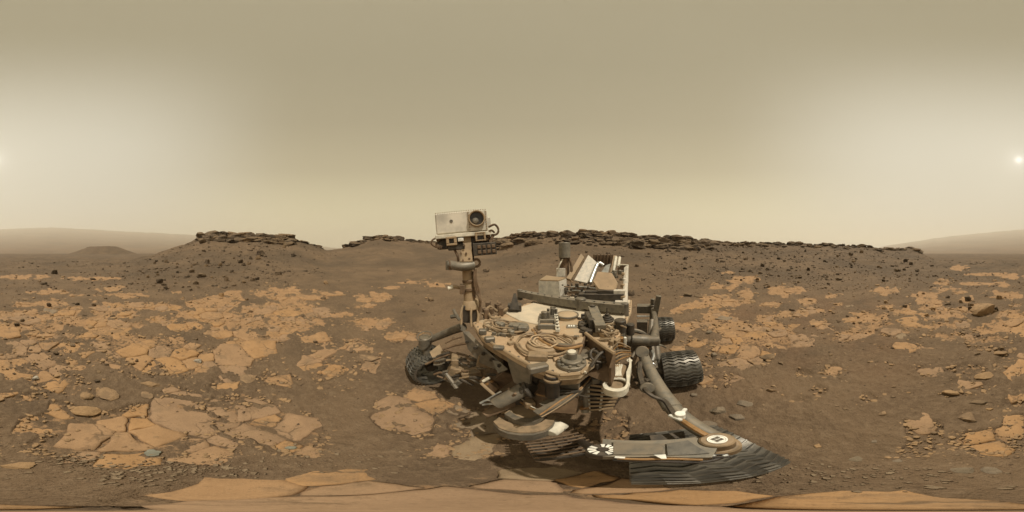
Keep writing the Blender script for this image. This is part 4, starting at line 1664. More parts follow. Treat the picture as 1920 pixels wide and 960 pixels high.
# front boss with bolts and its warning plate
c = Lz(1072, 684, DZ)
b = MB().cyl(c, c + Vector((0, 0, .03)), .075).cyl(c + Vector((0, 0, .03)), c + Vector((0, 0, .055)), .055).cyl(c + Vector((0, 0, .055)), c + Vector((0, 0, .10)), .028)
for k in range(10):
    a = k * .628
    b.cyl(c + Vector((.064 * math.cos(a), .064 * math.sin(a), .03)), c + Vector((.064 * math.cos(a), .064 * math.sin(a), .042)), .008, None, 6)
sub(b, 'shoulder_boss', 'midgrey', deck)
sub(MB().cyl(c + Vector((0, 0, .10)), c + Vector((0, 0, .106)), .022), 'boss_cap', 'cream', deck)
c = Lz(1073, 702, 1.07)
b = MB().box(c, (.135, .012, .05), facing(1073) @ Matrix.Rotation(-.25, 3, 'Y') @ Matrix.Rotation(.6, 3, 'X'))
sub(b, 'bumper_plate', 'cream', deck, False)
sub(MB().box(c + facing(1073) @ Vector((0, -.008, .004)), (.105, .012, .026), facing(1073) @ Matrix.Rotation(-.25, 3, 'Y') @ Matrix.Rotation(.6, 3, 'X')), 'slot', 'black', deck, False)

# ---- open instrument bay on the left front corner
bay = MB()
A_, B_, C_, D_ = Lz(1098, 626, 1.19), Lz(1152, 664, 1.19), Lz(1144, 690, 1.12), Lz(1084, 668, 1.12)
dn = Vector((0, 0, -.16))
bay.plate([A_, B_, B_ + dn, A_ + dn], .012)
bay.plate([B_, C_, C_ + dn, B_ + dn], .012)
bay.plate([A_, D_, D_ + dn, A_ + dn], .012)
bay.plate([A_ + dn * .8, B_ + dn * .8, C_ + dn * .8, D_ + dn * .8], .01)
bay = bay.build('instrument_bay', 'brown', rover)
b = MB().tube([A_ + Vector((0, 0, .006)), B_ + Vector((0, 0, .006))], .012, 6, False, 1)
sub(b, 'bay_lip', 'tan', bay)
mid = (A_ + B_ + C_ + D_) / 4
b = MB()
b.ring(mid + Vector((.02, .02, -.03)), .055, .008, (.4, -.4, 1))
b.tube([mid + Vector((-.08, .02, -.06)), mid + Vector((-.02, .03, -.01)), mid + Vector((.05, .0, -.03)), mid + Vector((.08, .06, -.07))], .012, 7)
b.tube([mid + Vector((.08, .05, .0)), mid + Vector((.03, -.02, .01)), mid + Vector((.0, -.09, -.05))], .010, 7)
sub(b, 'bay_hose', 'dark', bay)
b = MB()
for k in range(6):
    b.box(mid + Vector((random.uniform(-.09, .09), random.uniform(-.06, .06), -.09)), (.05, .04, .05), Matrix.Rotation(random.random() * 3, 3, 'Z'))
sub(b, 'bay_module', 'dark', bay, False)
# copper hoses right of the bay
for k in range(6):
    b = MB()
    y = 648 + k * 6
    b.tube([Lz(1150, y + 2, 1.10 - k * .02), Lz(1164 + random.uniform(-4, 4), y - 4 + random.uniform(-3, 3), 1.12 - k * .02), Lz(1182, 652 + k * 3, 1.06 - k * .02)], random.uniform(.004, .008), 7)
    sub(b, 'hose', 'kapton' if k % 2 else 'cable', bay)

# ---- tall grey bracket standing on the deck
b = MB()
p, q = Lz(1111, 577, DZ + .13), Lz(1124, 614, DZ + .10)
d_ = (q - p)
b.plate([p + Vector((-.045, .0, 0)), p + Vector((.04, .03, 0)), q + Vector((.045, .02, 0)), q + Vector((-.03, -.0, 0))], .03)
br = sub(b, 'bracket', 'midgrey', rover, False)
b = MB().cyl(p + Vector((0, 0, -.01)), p + Vector((0, 0, .03)), .028)
b.box((p + q) / 2 + Vector((-.05, -.01, -.06)), (.05, .22, .14), Matrix.Rotation(.5, 3, 'Z'))
sub(b, 'bracket_foot', 'dark', br)
# calibration target and cylinders by the left deck edge
c = Lz(1138, 600, DZ + .02)
b = MB()
for k, (r, h) in enumerate(((.07, .015), (.055, .03), (.04, .045), (.022, .07))):
    b.cyl(c + Vector((0, 0, h - .015)), c + Vector((0, 0, h)), r)
b.cyl(c, c + Vector((0, 0, .13)), .006)
sub(b, 'calibration_target', 'dark', rover)
c = Lz(1163, 622, 1.08)
b = MB().cyl(c, c + Vector((0, 0, .12)), .05).cyl(c + Vector((.08, .05, -.05)), c + Vector((.08, .05, .06)), .035)
sub(b, 'canister', 'dark', rover)
c = Lz(1152, 618, 1.09)
sub(MB().box(c, (.035, .03, .10), facing(1152)), 'corner_block', 'cream', rover, False)
c = Lz(1172, 642, 1.06)
sub(MB().box(c, (.02, .02, .10), facing(1172)), 'corner_block', 'ivory', rover, False)
c = Lz(1164, 642, 1.05)
sub(MB().box(c, (.04, .04, .10), facing(1164)), 'corner_block', 'kapton', rover, False)
# clutter along the left edge of the deck
b = MB()
for k in range(26):
    px, py = random.uniform(1086, 1106), random.uniform(588, 625)
    c = Lz(px, py, DZ + .03)
    b.box(c, (random.uniform(.02, .05), random.uniform(.02, .05), random.uniform(.03, .08)), Matrix.Rotation(random.random() * 3, 3, 'Z'))
sub(b, 'connector_bank', 'dark', rover, False)
b = MB()
for k in range(12):
    px, py = random.uniform(1118, 1158), random.uniform(608, 640)
    c = Lz(px, py, DZ + .02)
    b.box(c, (random.uniform(.03, .09), random.uniform(.02, .04), random.uniform(.02, .05)), Matrix.Rotation(random.random() * 3, 3, 'Z'))
sub(b, 'connector_bank', 'tan', rover, False)
b = MB()
for k in range(7):
    p = Lz(random.uniform(1120, 1160), random.uniform(610, 640), DZ + .05)
    b.tube([p, p + Vector((random.uniform(-.08, .08), random.uniform(-.08, .08), .03)), p + Vector((random.uniform(-.15, .15), random.uniform(-.12, .12), 0))], .008, 6)
sub(b, 'cable_bundle', 'cable', rover)

# ---- differential bar across the deck
BZ = 1.19
pL, pM, pR = Lz(975, 550, BZ), Lz(1098, 570, BZ), Lz(1172, 577, BZ)
b = MB()
for p, q in ((pL, pM), (pM, pR)):
    d_ = (q - p).normalized()
    s_ = Vector((-d_.y, d_.x, 0)) * .055
    u_ = Vector((0, 0, .045))
    vs = [p + s_ + u_, p - s_ + u_, p - s_ - u_, p + s_ - u_, q + s_ + u_, q - s_ + u_, q - s_ - u_, q + s_ - u_]
    b.add(vs, [(0, 1, 2, 3), (7, 6, 5, 4), (0, 4, 5, 1), (1, 5, 6, 2), (2, 6, 7, 3), (3, 7, 4, 0)])
bar = b.build('differential_bar', 'midgrey', rover)
for q_, r_, t_ in ((pM + Vector((-.06, 0, 0)), .06, .07), (pL, .04, .06), (pR, .04, .055)):
    sub(MB().cyl(q_ + Vector((0, 0, -.10)), q_ + Vector((0, 0, t_)), r_), 'bar_pivot', 'grey', bar)
b = MB()
for t in np.linspace(.08, .92, 12):
    c = pL.lerp(pR, float(t))
    c.z = BZ + .045
    b.cyl(c, c + Vector((0, 0, .008)), .010, None, 8)
sub(b, 'bar_bolts', 'dark', bar)

# ---- pale equipment box and rear deck clutter
b = MB()
q = [Ld(1010, 551, 2.35), Ld(1051, 554, 2.22), Ld(1064, 549, 2.55), Ld(1024, 545, 2.72)]
tp = [Ld(1010, 527, 2.35), Ld(1048, 531, 2.22), Ld(1062, 523, 2.55), Ld(1024, 518, 2.72)]
tp[1].z += .02
vs = [Vector((p.x, p.y, DZ)) for p in q] + tp
b.add(vs, [(3, 2, 1, 0), (4, 5, 6, 7), (0, 1, 5, 4), (1, 2, 6, 5), (2, 3, 7, 6), (3, 0, 4, 7)])
ebox = b.build('equipment_box', 'white', rover)
b = MB().plate([p + (sum(tp, Vector()) / 4 - p) * .06 + Vector((0, 0, .012)) for p in tp], .016)
sub(b, 'box_lid', 'tan', ebox, False)
b = MB()
for k in range(70):
    px, py = random.uniform(1052, 1118), random.uniform(530, 560)
    c = Ld(px, py, random.uniform(2.2, 2.7))
    c.z = max(min(c.z, 1.35), DZ + .02)
    s = random.uniform(.02, .055)
    b.box(c, (s, s * .7, s * random.uniform(.5, 1.4)), Matrix.Rotation(random.random() * 3, 3, 'Z'))
sub(b, 'pump_cluster', 'dark', rover, False)
for k in range(7):
    b = MB()
    y = 537 + k * 3
    b.tube([Ld(1060 + random.uniform(-4, 10), y, 2.35), Ld(1082, y + random.uniform(-3, 3), 2.3), Ld(1112 + random.uniform(-8, 8), y + random.uniform(-1, 4), 2.25)], .010, 7)
    sub(b, 'coolant_pipe', 'silver' if k in (1, 3) else 'brown', rover)
b = MB()
boxpx(b, 1084, 552, 1170, 568, 2.02, .14)
boxpx(b, 1096, 546, 1126, 556, 2.1, .1)
sub(b, 'avionics_box', 'dark', rover, False)
b = MB().plate([Ld(1171, 503, 2.60), Ld(1177, 498, 2.62), Ld(1176, 580, 1.88), Ld(1168, 580, 1.88)], .03)
sub(b, 'edge_wall', 'white', rover, False)
for k in range(6):
    b = MB().box(Ld(1168 + (k % 2) * 3, 514 + k * 11, 2.45 - k * .10), (.05, .07, .055), facing(1172) @ Matrix.Rotation(.3 * k, 3, 'Z'), .012)
    sub(b, 'edge_fitting', 'white' if k % 2 else 'tan', rover, False)
b = MB()
boxpx(b, 1150, 545, 1172, 566, 2.05, .09)
boxpx(b, 1153, 566, 1172, 577, 1.95, .08)
sub(b, 'edge_cover', 'white', rover, False)

# ---- helical antenna on its stand
ant = empty('antenna', tuple(Ld(1058, 520, 2.75)), rover)


def child_build(mb, name, mat, par, smooth=True, label=None):
    off = par.location
    mb.v = [tuple(Vector(v) - off) for v in mb.v]
    return mb.build(name, mat, par, smooth, label)


p, q = Ld(1058.5, 484, 2.75), Ld(1058.5, 455, 2.75)
child_build(MB().cyl(p, q, .098, None, 28), 'radome', 'midgrey', ant)
b = MB()
b.cyl(Ld(1058, 505, 2.75), p, .055)
for dx in (-7, 7):
    b.cyl(Ld(1058 + dx, 516, 2.75), Ld(1058 + dx * .9, 482, 2.75), .018)
child_build(b, 'stand', 'brown', ant)
b = MB()
boxpx(b, 1043, 503, 1060, 519, 2.68, .1)
child_build(b, 'stand_box', 'white', ant, False)
b = MB().tube([Ld(1046, 505, 2.66), Ld(1050, 495, 2.66), Ld(1055, 486, 2.7)], .012, 7)
child_build(b, 'strut', 'cream', ant)
b = MB().tube([Ld(1068, 520, 2.7), Ld(1072, 505, 2.72), Ld(1068, 484, 2.74)], .022, 7)
child_build(b, 'strut', 'brown', ant)

# ---- power unit: finned can between two tall heat-exchange panels
pu = empty('power_unit', tuple(Ld(1125, 520, 3.1)), rover)
b = MB()
b.plate([Ld(1077, 526, 2.65), Ld(1104, 532, 2.6), Ld(1119, 493, 2.95), Ld(1103, 479, 3.1)], .03)
child_build(b, 'heat_panel', 'white', pu, False)
b = MB()
b.plate([Ld(1062, 523, 2.62), Ld(1070, 526, 2.60), Ld(1095, 484, 3.0), Ld(1089, 477, 3.05)], .05)
child_build(b, 'panel_edge', 'tan', pu, False)
b = MB().tube([Ld(1106, 531, 2.55), Ld(1118, 500, 2.85), Ld(1124, 494, 2.9), Ld(1131, 498, 2.9)], .040, 10)
child_build(b, 'coolant_tube', 'silver', pu)
b = MB()
boxpx(b, 1112, 478, 1150, 500, 3.1, .3)
child_build(b, 'generator_can', 'brown', pu, False)
for k in range(6):
    b = MB()
    boxpx(b, 1113 + k * 6.2, 476, 1114.5 + k * 6.2, 500, 3.06, .1)
    child_build(b, 'cooling_fin', 'brown', pu, False)
b = MB().plate([Ld(1128, 510, 2.75), Ld(1140, 513, 2.72), Ld(1145, 495, 2.8), Ld(1136, 498, 2.8)], .03)
child_build(b, 'foil', 'silver', pu, False)
b = MB().plate([Ld(1144, 512, 2.7), Ld(1150, 514, 2.7), Ld(1156, 480, 3.0), Ld(1150, 480, 3.0)], .03)
child_build(b, 'heat_panel', 'tan', pu, False)
b = MB().tube([Ld(1150, 514, 2.65), Ld(1155, 482, 2.95)], .028, 7, False, 1)
b.tube([Ld(1159, 500, 2.7), Ld(1162, 483, 2.95)], .026, 7, False, 1)
child_build(b, 'panel_rail', 'cream', pu)
b = MB()
boxpx(b, 1158, 496, 1178, 515, 2.75, .15)
child_build(b, 'rear_housing', 'brown', pu, False)
b = MB().tube([Ld(1160, 497, 2.72), Ld(1177, 497, 2.72), Ld(1176, 530, 2.6)], .018, 7, False, 1)
child_build(b, 'rear_rail', 'cream', pu)
b = MB()
for k in range(9):
    c = Ld(random.uniform(1148, 1172), random.uniform(508, 532), 2.6)
    s = random.uniform(.04, .09)
    b.box(c, (s, s, s * .8), Matrix.Rotation(random.random() * 3, 3, 'Z'))
child_build(b, 'gimbal', 'midgrey', pu, False)

# ---- hexagonal dish antenna
hx = empty('dish_antenna', tuple(Ld(1137, 552, 2.2)), rover)
hexpx = [(1121, 511), (1146, 513), (1157, 532), (1151, 546), (1123, 543), (1113, 529)]
hp = [Ld(x, y, 2.12 + (546 - y) * .006) for x, y in hexpx]
child_build(MB().plate(hp, .035), 'dish_panel', 'hex', hx, False, 'flat tan hexagonal dish')
ctr = sum(hp, Vector()) / 6
b = MB()
for i in range(6):
    b.tube([hp[i] * 1.0, hp[(i + 1) % 6]], .014, 6, False, 1)
child_build(b, 'dish_rim', 'tan', hx)
b = MB()
boxpx(b, 1120, 545, 1160, 556, 2.05, .14)
b.cyl(Ld(1140, 560, 2.1), Ld(1140, 540, 2.2), .06)
child_build(b, 'dish_mount', 'dark', hx)

# ---- camera mast
mast = empty('mast', tuple(Lz(882, 606, DZ)), rover)
MD = 1.60
b = MB()
boxpx(b, 868, 574, 896, 606, MD - .06, .17)
child_build(b, 'mast_base', 'dark', mast, False)
b = MB()
b.tube([Ld(865, 608, MD - .1), Ld(864, 590, MD - .08), Ld(868, 572, MD - .05)], .010, 7)
b.tube([Ld(895, 608, MD - .1), Ld(897, 590, MD - .08), Ld(893, 570, MD - .05)], .013, 7)
b.tube([Ld(884, 612, MD - .14), Ld(883, 592, MD - .12), Ld(884, 578, MD - .1)], .010, 7)
child_build(b, 'base_strut', 'tan', mast)
b = MB()
b.cyl(Ld(884, 578, MD), Ld(882, 562, MD), .085, .075)
child_build(b, 'mast_joint', 'tan', mast)
b = MB().cyl(Ld(881, 566, MD), Ld(876, 500, MD), .058, .052, 24)
child_build(b, 'pole', 'tan', mast)
b = MB()
b.cyl(Ld(880, 545, MD), Ld(879, 538, MD), .066)
b.cyl(Ld(879, 529, MD), Ld(878.5, 524, MD), .064)
boxpx(b, 862, 535, 872, 552, MD - .07, .06)
boxpx(b, 886, 510, 892, 560, MD - .05, .05)
child_build(b, 'pole_clamp', 'brown', mast)
b = MB()
for k in range(3):
    b.tube([Ld(890 + k, 505, MD - .07), Ld(889 + 2 * k, 525, MD - .08), Ld(893 + k * 3, 548, MD - .08), Ld(901 - k, 562, MD - .1), Ld(899, 585, MD - .08)], .010, 7)
child_build(b, 'mast_cable', 'brown', mast)
b = MB().tube([Ld(842, 540, MD), Ld(852, 538, MD), Ld(864, 540, MD)], .018, 7)
child_build(b, 'wind_boom', 'tan', mast)
b = MB().cyl(Ld(840, 541, MD), Ld(850, 538.5, MD), .022)
child_build(b, 'boom_tip', 'cream', mast)
b = MB().tube([Ld(850, 580, MD - .05), Ld(856, 592, MD - .08), Ld(862, 600, MD - .1)], .016, 7)
b.tube([Ld(846, 594, MD - .05), Ld(858, 592, MD - .08)], .022, 7)
child_build(b, 'wind_boom', 'grey', mast)
# collar
b = MB()
b.tube([Ld(843, 496, MD - .03), Ld(866, 500, MD - .09), Ld(888, 497, MD - .06)], .042, 10)
b.cyl(Ld(842, 489, MD - .02), Ld(842, 506, MD - .02), .034)
child_build(b, 'collar', 'midgrey', mast)
b = MB().ring(Ld(893, 493, MD - .05), .035, .012, facing(890) @ Vector((0, 1, 0)))
child_build(b, 'collar_clamp', 'brown', mast)
b = MB().ring(Ld(842, 497, MD - .04), .038, .009, facing(842) @ Vector((1, .3, 0)))
child_build(b, 'collar_clamp', 'brown', mast)
# neck and yoke
b = MB()
p = [Ld(863, 492, MD - .05), Ld(886, 492, MD - .05), Ld(882, 445, MD), Ld(870, 445, MD)]
b.plate(p, .10)
child_build(b, 'neck', 'tan', mast, False)
b = MB()
boxpx(b, 881, 446, 889, 492, MD - .02, .1)
b.tube([Ld(851, 466, MD - .04), Ld(858, 480, MD - .06), Ld(859, 490, MD - .05)], .012, 7)
for px, py in ((864, 475), (874, 475), (870, 460), (880, 485), (868, 488)):
    c = Ld(px, py, MD - .1)
    b.cyl(c, c + facing(px) @ Vector((0, .04, 0)), .010, None, 8)
child_build(b, 'yoke', 'brown', mast)
# camera head
ROLL = R(-5.0)
hc = Ld(865, 416, MD - .07)
hr = facing(865) @ Matrix.Rotation(ROLL, 3, 'Y')


def hd(x, y, z):
    """Offset from the head's front centre: right, away, up, in photograph px and metres for away."""
    k = ANG * (MD - .07) * 1.045
    return hc + hr @ Vector((x * k, y, z * k))


kk = ANG * (MD - .07) * 1.045


def hbox(mb, x0, z0, x1, z1, y0, y1, ch=.004):
    return mb.box(hd((x0 + x1) / 2, (y0 + y1) / 2, (z0 + z1) / 2), (abs(x1 - x0) * kk, abs(y1 - y0), abs(z1 - z0) * kk), hr, ch)


b = MB()
hbox(b, -47, -20, 48, 20, 0, .22, .012)
child_build(b, 'laser_box', 'head_white', mast, False, 'large pale box with one round window')
b = MB()
hbox(b, 12, -19, 46, 19, -.012, .002, .003)
child_build(b, 'window_plate', 'head_white', mast, False)
b = MB()
for i in range(22):
    for z in (-18, 18):
        pass
    x = -45 + i * 4.28
    c = hd(x, -.002, 20)
    b.cyl(c, c + hr @ Vector((0, 0, .008)), .005, None, 6)
for k in range(8):
    for x in (13.5, 44.5):
        c = hd(x, -.012, -16 + k * 4.6)
        b.cyl(c, c + hr @ Vector((0, -.006, 0)), .006, None, 6)
child_build(b, 'rivet_row', 'tan', mast)
ax = hr @ Vector((0, -1, 0))
wc = hd(27.5, -.012, 3.5)
b = MB().lathe([(.079, .0), (.079, .024), (.074, .030), (.066, .028), (.064, .002)], wc, ax, 36)
child_build(b, 'window_rim', 'tan', mast)
b = MB().cyl(wc - ax * .002, wc + ax * .004, .066, None, 28)
child_build(b, 'mirror_back', 'black', mast)
b = MB().lathe([(.0, .014), (.022, .010), (.030, .0)], wc + ax * .004 + hr @ Vector((-.012, 0, -.022)), ax, 24)
child_build(b, 'mirror', 'midgrey', mast)
b = MB().lathe([(.0, .003), (.014, .003), (.016, 0)], hd(-18, -.002, 3), ax, 14)
child_build(b, 'port', 'grey', mast)
# sensor bar under the box
b = MB()
hbox(b, -49, -28, 52, -21, -.02, .16)
child_build(b, 'sensor_bar', 'cream', mast, False)
b = MB()
hbox(b, -48, -46, 52, -28, .03, .17)
child_build(b, 'sensor_housing', 'dark', mast, False)
b = MB()
for k in range(14):
    x = random.choice([random.uniform(-49, -30), random.uniform(42, 56)])
    b.box(hd(x, random.uniform(-.01, .05), random.uniform(-46, -24)), (.03, .03, .03), hr @ Matrix.Rotation(random.random(), 3, 'Y'))
child_build(b, 'head_connector', 'brown', mast, False)
for (x0, z0, x1, z1, hole) in ((-30, -42, -11, -26, 4.2), (22, -38, 41, -22, 6.0)):
    b = MB()
    cxm, czm = (x0 + x1) / 2, (z0 + z1) / 2
    hbox(b, x0, z0, x1, czm - hole, -.03, .05)
    hbox(b, x0, czm + hole, x1, z1, -.03, .05)
    hbox(b, x0, czm - hole, cxm - hole, czm + hole, -.03, .05)
    hbox(b, cxm + hole, czm - hole, x1, czm + hole, -.03, .05)
    cm = child_build(b, 'camera', 'tan', mast, False)
    b = MB()
    hbox(b, cxm - hole, czm - hole, cxm + hole, czm + hole, .0, .05)
    child_build(b, 'camera_lens', 'black', mast, False)
b = MB()
hbox(b, -9, -36, 1, -30, -.03, .03)
child_build(b, 'white_tab', 'ivory', mast, False)
b = MB()
hbox(b, 16, -64, 58, -42, -.04, .10)
hbox(b, -28, -50, 2, -40, -.01, .1)
child_build(b, 'electronics_box', 'dark', mast, False)
b = MB()
for k in range(4):
    for j in range(2):
        hbox(b, 24 + k * 8.5, -61 + j * 9, 30 + k * 8.5, -55 + j * 9, -.05, -.03)
child_build(b, 'box_stud', 'brown', mast, False)
b = MB()
hbox(b, 44, -12, 54, 6, .02, .1)
child_build(b, 'side_box', 'head_white', mast, False)
b = MB().tube([hd(50, .02, -12), hd(60, .0, -9), hd(66, .0, -17), hd(64, 0, -26), hd(56, .02, -29)], .011, 7)
child_build(b, 'head_cable', 'brown', mast)
b = MB().tube([hd(-47, .02, -24), hd(-56, .0, -29), hd(-57, 0, -36), hd(-49, .02, -42)], .009, 7)
child_build(b, 'head_cable', 'brown', mast)
b = MB().tube([hd(44, .0, -24), hd(52, -.02, -20), hd(58, 0, -24)], .010, 7)
child_build(b, 'head_cable', 'brown', mast)
# deck sensors beside the mast
b = MB()
b.add([Ld(955, 580, 1.75), Ld(974, 581, 1.75), Ld(972, 582, 1.85), Ld(958, 581, 1.85), Ld(963, 550, 1.82), Ld(968, 550, 1.82), Ld(968, 552, 1.86), Ld(963, 552, 1.86)],
      [(3, 2, 1, 0), (4, 5, 6, 7), (0, 1, 5, 4), (1, 2, 6, 5), (2, 3, 7, 6), (3, 0, 4, 7)])
boxpx(b, 952, 572, 978, 584, 1.78, .1)
sub(b, 'low_antenna', 'dark', rover, False)
b = MB()
for k in range(10):
    px, py = random.uniform(906, 940), random.uniform(570, 592)
    c = Lz(px, py, DZ + .05)
    b.box(c, (.05, .04, random.uniform(.05, .12)), Matrix.Rotation(random.random() * 3, 3, 'Z'))
sub(b, 'mast_latch', 'brown', rover, False)
b = MB().tube([Lz(905, 590, DZ + .05), Lz(918, 575, DZ + .1), Lz(934, 584, DZ + .04), Lz(946, 582, DZ + .06), Lz(958, 572, DZ + .05)], .014, 7)
b.tube([Lz(912, 580, DZ + .06), Lz(922, 596, DZ + .04), Lz(938, 594, DZ + .03)], .014, 7)
sub(b, 'mast_harness', 'cable', rover)

# ---- wheels
WR, WW = .25, .40


def wheel_proto():
    w = empty('wheel', (0, 0, 0), rover)
    prof = []
    for i in range(13):
        t = -1 + 2 * i / 12
        prof.append((WR - .012 - .018 * t * t, t * WW / 2))
    outer = prof + [(WR - .05, WW / 2)] + [(WR - .045, WW / 2 - .02)] + [(WR - .04, t * WW / 2 * .9) for t in (.5, 0, -.5)] + [(WR - .045, -WW / 2 + .02), (WR - .05, -WW / 2), prof[0]]
    b = MB().lathe(outer, (0, 0, 0), (1, 0, 0), 48)
    b.build('drum', 'wheelm', w, True)
    # one tread bar, a zigzag across the drum
    zig = [-.035, .0, .035, .0, -.035, .0, .035, .0, -.035] if False else [-.012, .012, -.012, .012, -.012, .012, -.012, .012]
    vs, fs = [], []
    m = len(zig)
    for i, z in enumerate(zig):
        t = -1 + 2 * i / (m - 1)
        x = t * WW / 2 * .985
        r0 = WR - .016 - .018 * t * t
        r1 = WR + .009 - .018 * t * t
        for (a, rr) in ((-.008, r0), (-.004, r1), (.004, r1), (.008, r0)):
            ang = (z + a) / WR
            vs.append((x, rr * math.sin(ang), rr * math.cos(ang)))
    for i in range(m - 1):
        for k in range(3):
            fs.append((i * 4 + k, i * 4 + k + 1, i * 4 + 5 + k, i * 4 + 4 + k))
    fs += [(0, 1, 2, 3), ((m - 1) * 4 + 3, (m - 1) * 4 + 2, (m - 1) * 4 + 1, (m - 1) * 4)]
    b = MB().add(vs, fs)
    g0 = b.build('tread_bar', 'wheelm', w)
    for k in range(1, 34):
        g = g0.copy()
        C.objects.link(g)
        g.parent = w
        g.rotation_euler = (2 * math.pi * k / 34, 0, 0)
    b = MB().cyl((-.11, 0, 0), (.12, 0, 0), .06)
    b.cyl((.12, 0, 0), (.135, 0, 0), .035)
    b.build('hub', 'dark', w, True)
    b = MB()
    pts = []
    for j in range(7):
        a = .55 * math.sin(j / 6 * math.pi)
        r = .05 + (WR - .10) * j / 6
        pts.append((.02, r * math.sin(a), r * math.cos(a)))
    for x in (-.012, .012):
        b.tube([(p[0] + x, p[1], p[2]) for p in pts], .010, 6, False, 2)
    s0 = b.build('spoke', 'midgrey', w, True)
    for k in range(1, 8):
        s = s0.copy()
        C.objects.link(s)
        s.parent = w
        s.rotation_euler = (2 * math.pi * k / 8, 0, 0)
    return w


WHEELS = [(1.17, 1.18, 0, 0), (1.17, 2.50, 0, 0), (.905, -.065, R(4), 0), (-1.10, -.06, math.pi + R(3), 1), (-1.17, 1.18, math.pi, 1), (-1.17, 2.50, math.pi, 1)]
w0 = wheel_proto()
for i, (x, y, rz, _) in enumerate(WHEELS):
    if i == 0:
        w = w0
    else:
        w = w0.copy()
        C.objects.link(w)
        for ch in w0.children:
            c = ch.copy()
            C.objects.link(c)
            c.parent = w
    w.location = (x, y, WR + .004)
    w.rotation_euler = (.13 * i, 0, rz)
b = MB()
c = Lz(1247, 706 - 30, .52)

# ---- suspension, left side
sl_ = empty('suspension', (.80, 1.2, .7), rover)
b = MB()
b.tube([(.66, 1.0, .86), (.80, 1.02, .84), (.90, 1.10, .78)], .062, 12)
b.cyl((.62, 1.02, .84), (.93, 1.02, .84), .052)
child_build(b, 'rocker_pivot', 'grey', sl_)
b = MB()
b.tube([(.86, 1.05, .80), (.92, 1.35, .78), (.95, 1.70, .74), (.98, 2.10, .70), (.98, 2.48, .72)], .048, 10)
child_build(b, 'bogie_beam', 'grey', sl_)
b = MB()
b.tube([(.95, 1.62, .74), (.94, 1.40, .58), (.94, 1.2, .42), (1.0, 1.18, .27)], .042, 10)
b.cyl((.90, 1.18, .27), (1.1, 1.18, .27), .07)
child_build(b, 'bogie_leg', 'grey', sl_)
b = MB()
b.cyl((.98, 2.5, .45), (.98, 2.5, .80), .062)
b.cyl((.98, 2.5, .80), (.98, 2.5, .92), .042)
boxpx(b, 1194, 575, 1234, 588, 3.05, .2)
boxpx(b, 1226, 556, 1236, 600, 2.85, .1, R(10))
b.tube([(.98, 2.44, .5), (.97, 2.42, .35), (1.05, 2.46, .27)], .05, 8)
child_build(b, 'steering_actuator', 'grey', sl_)
b = MB()
b.tube([Ld(1194, 593, 2.9), Ld(1218, 593, 2.9)], .016, 8, False, 1)
b.tube([Ld(1194, 600, 2.9), Ld(1216, 600, 2.9)], .016, 8, False, 1)
child_build(b, 'guide_rod', 'silver', sl_)
b = MB()
boxpx(b, 1194, 604, 1214, 626, 2.6, .12)
child_build(b, 'drive_housing', 'grey', sl_, False)
b = MB()
boxpx(b, 1166, 640, 1200, 662, 1.75, .12)
child_build(b, 'drive_housing', 'grey', sl_, False)
b = MB()
b.tube([Ld(1168, 618, 2.0), Ld(1196, 621, 2.0), Ld(1212, 632, 2.0), Ld(1216, 660, 1.9)], .030, 8)
child_build(b, 'drive_hose', 'grey', sl_)
b = MB()
b.tube([Ld(1222, 600, 2.2), Ld(1220, 630, 2.0), Ld(1224, 668, 1.75), Ld(1228, 690, 1.65)], .036, 8)
b.tube([Ld(1216, 640, 1.95), Ld(1232, 622, 2.2), Ld(1238, 616, 2.4)], .020, 8)
child_build(b, 'linkage', 'grey', sl_)
b = MB()
b.tube([Ld(1214, 652, 1.7), Ld(1207, 660, 1.65), Ld(1204, 675, 1.6)], .024, 8)
child_build(b, 'cable_sleeve', 'kapton', sl_)
b = MB()
c = Ld(1224, 683, 1.50)
b.cyl(c, c + facing(1224) @ Vector((-.01, -.05, .02)), .034)
b.tube([Ld(1222, 657, 1.6), Ld(1225, 667, 1.56), Ld(1223, 676, 1.52)], .018, 8)
ba = child_build(b, 'bright_fitting', 'silver', sl_)

# ---- suspension, right front
sr_ = empty('suspension', (-.8, .1, .7), rover)
b = MB()
b.tube([Ld(868, 613, 1.55), Ld(850, 619, 1.66), Ld(828, 628, 1.78), Ld(806, 637, 1.85)], .046, 12)
child_build(b, 'rocker_arm', 'grey', sr_)
b = MB()
p = Ld(797, 640, 1.86)
b.cyl(p + Vector((0, 0, -.10)), p + Vector((0, 0, .07)), .075)
b.ring(Ld(796, 630, 1.78), .085, .007, (.2, -.3, 1))
child_build(b, 'steering_actuator', 'grey', sr_)
b = MB()
b.tube([p + Vector((.02, 0, -.08)), p + Vector((.03, .02, -.22)), p + Vector((.0, .02, -.36))], .05, 8)
child_build(b, 'wheel_strut', 'grey', sr_)
b = MB()
b.plate([Ld(806, 660, 1.66), Ld(824, 646, 1.70), Ld(834, 664, 1.62), Ld(812, 672, 1.62)], .03)
b.plate([Ld(812, 671, 1.61), Ld(834, 663, 1.61), Ld(836, 677, 1.58), Ld(814, 683, 1.58)], .03)
child_build(b, 'wheel_bracket', 'tan', sr_, False, 'tan bracket above the right front wheel')
b = MB()
b.tube([Ld(798, 683, 1.58), Ld(822, 672, 1.56), Ld(843, 664, 1.54)], .012, 7)
b.tube([Ld(835, 644, 1.6), Ld(848, 637, 1.58), Ld(866, 632, 1.52)], .009, 7)
b.tube([Ld(830, 655, 1.6), Ld(850, 648, 1.58), Ld(876, 643, 1.5)], .016, 7)
b.tube([Ld(833, 653, 1.6), Ld(858, 662, 1.55), Ld(880, 668, 1.45)], .014, 7)
child_build(b, 'tie_rod', 'brown', sr_)

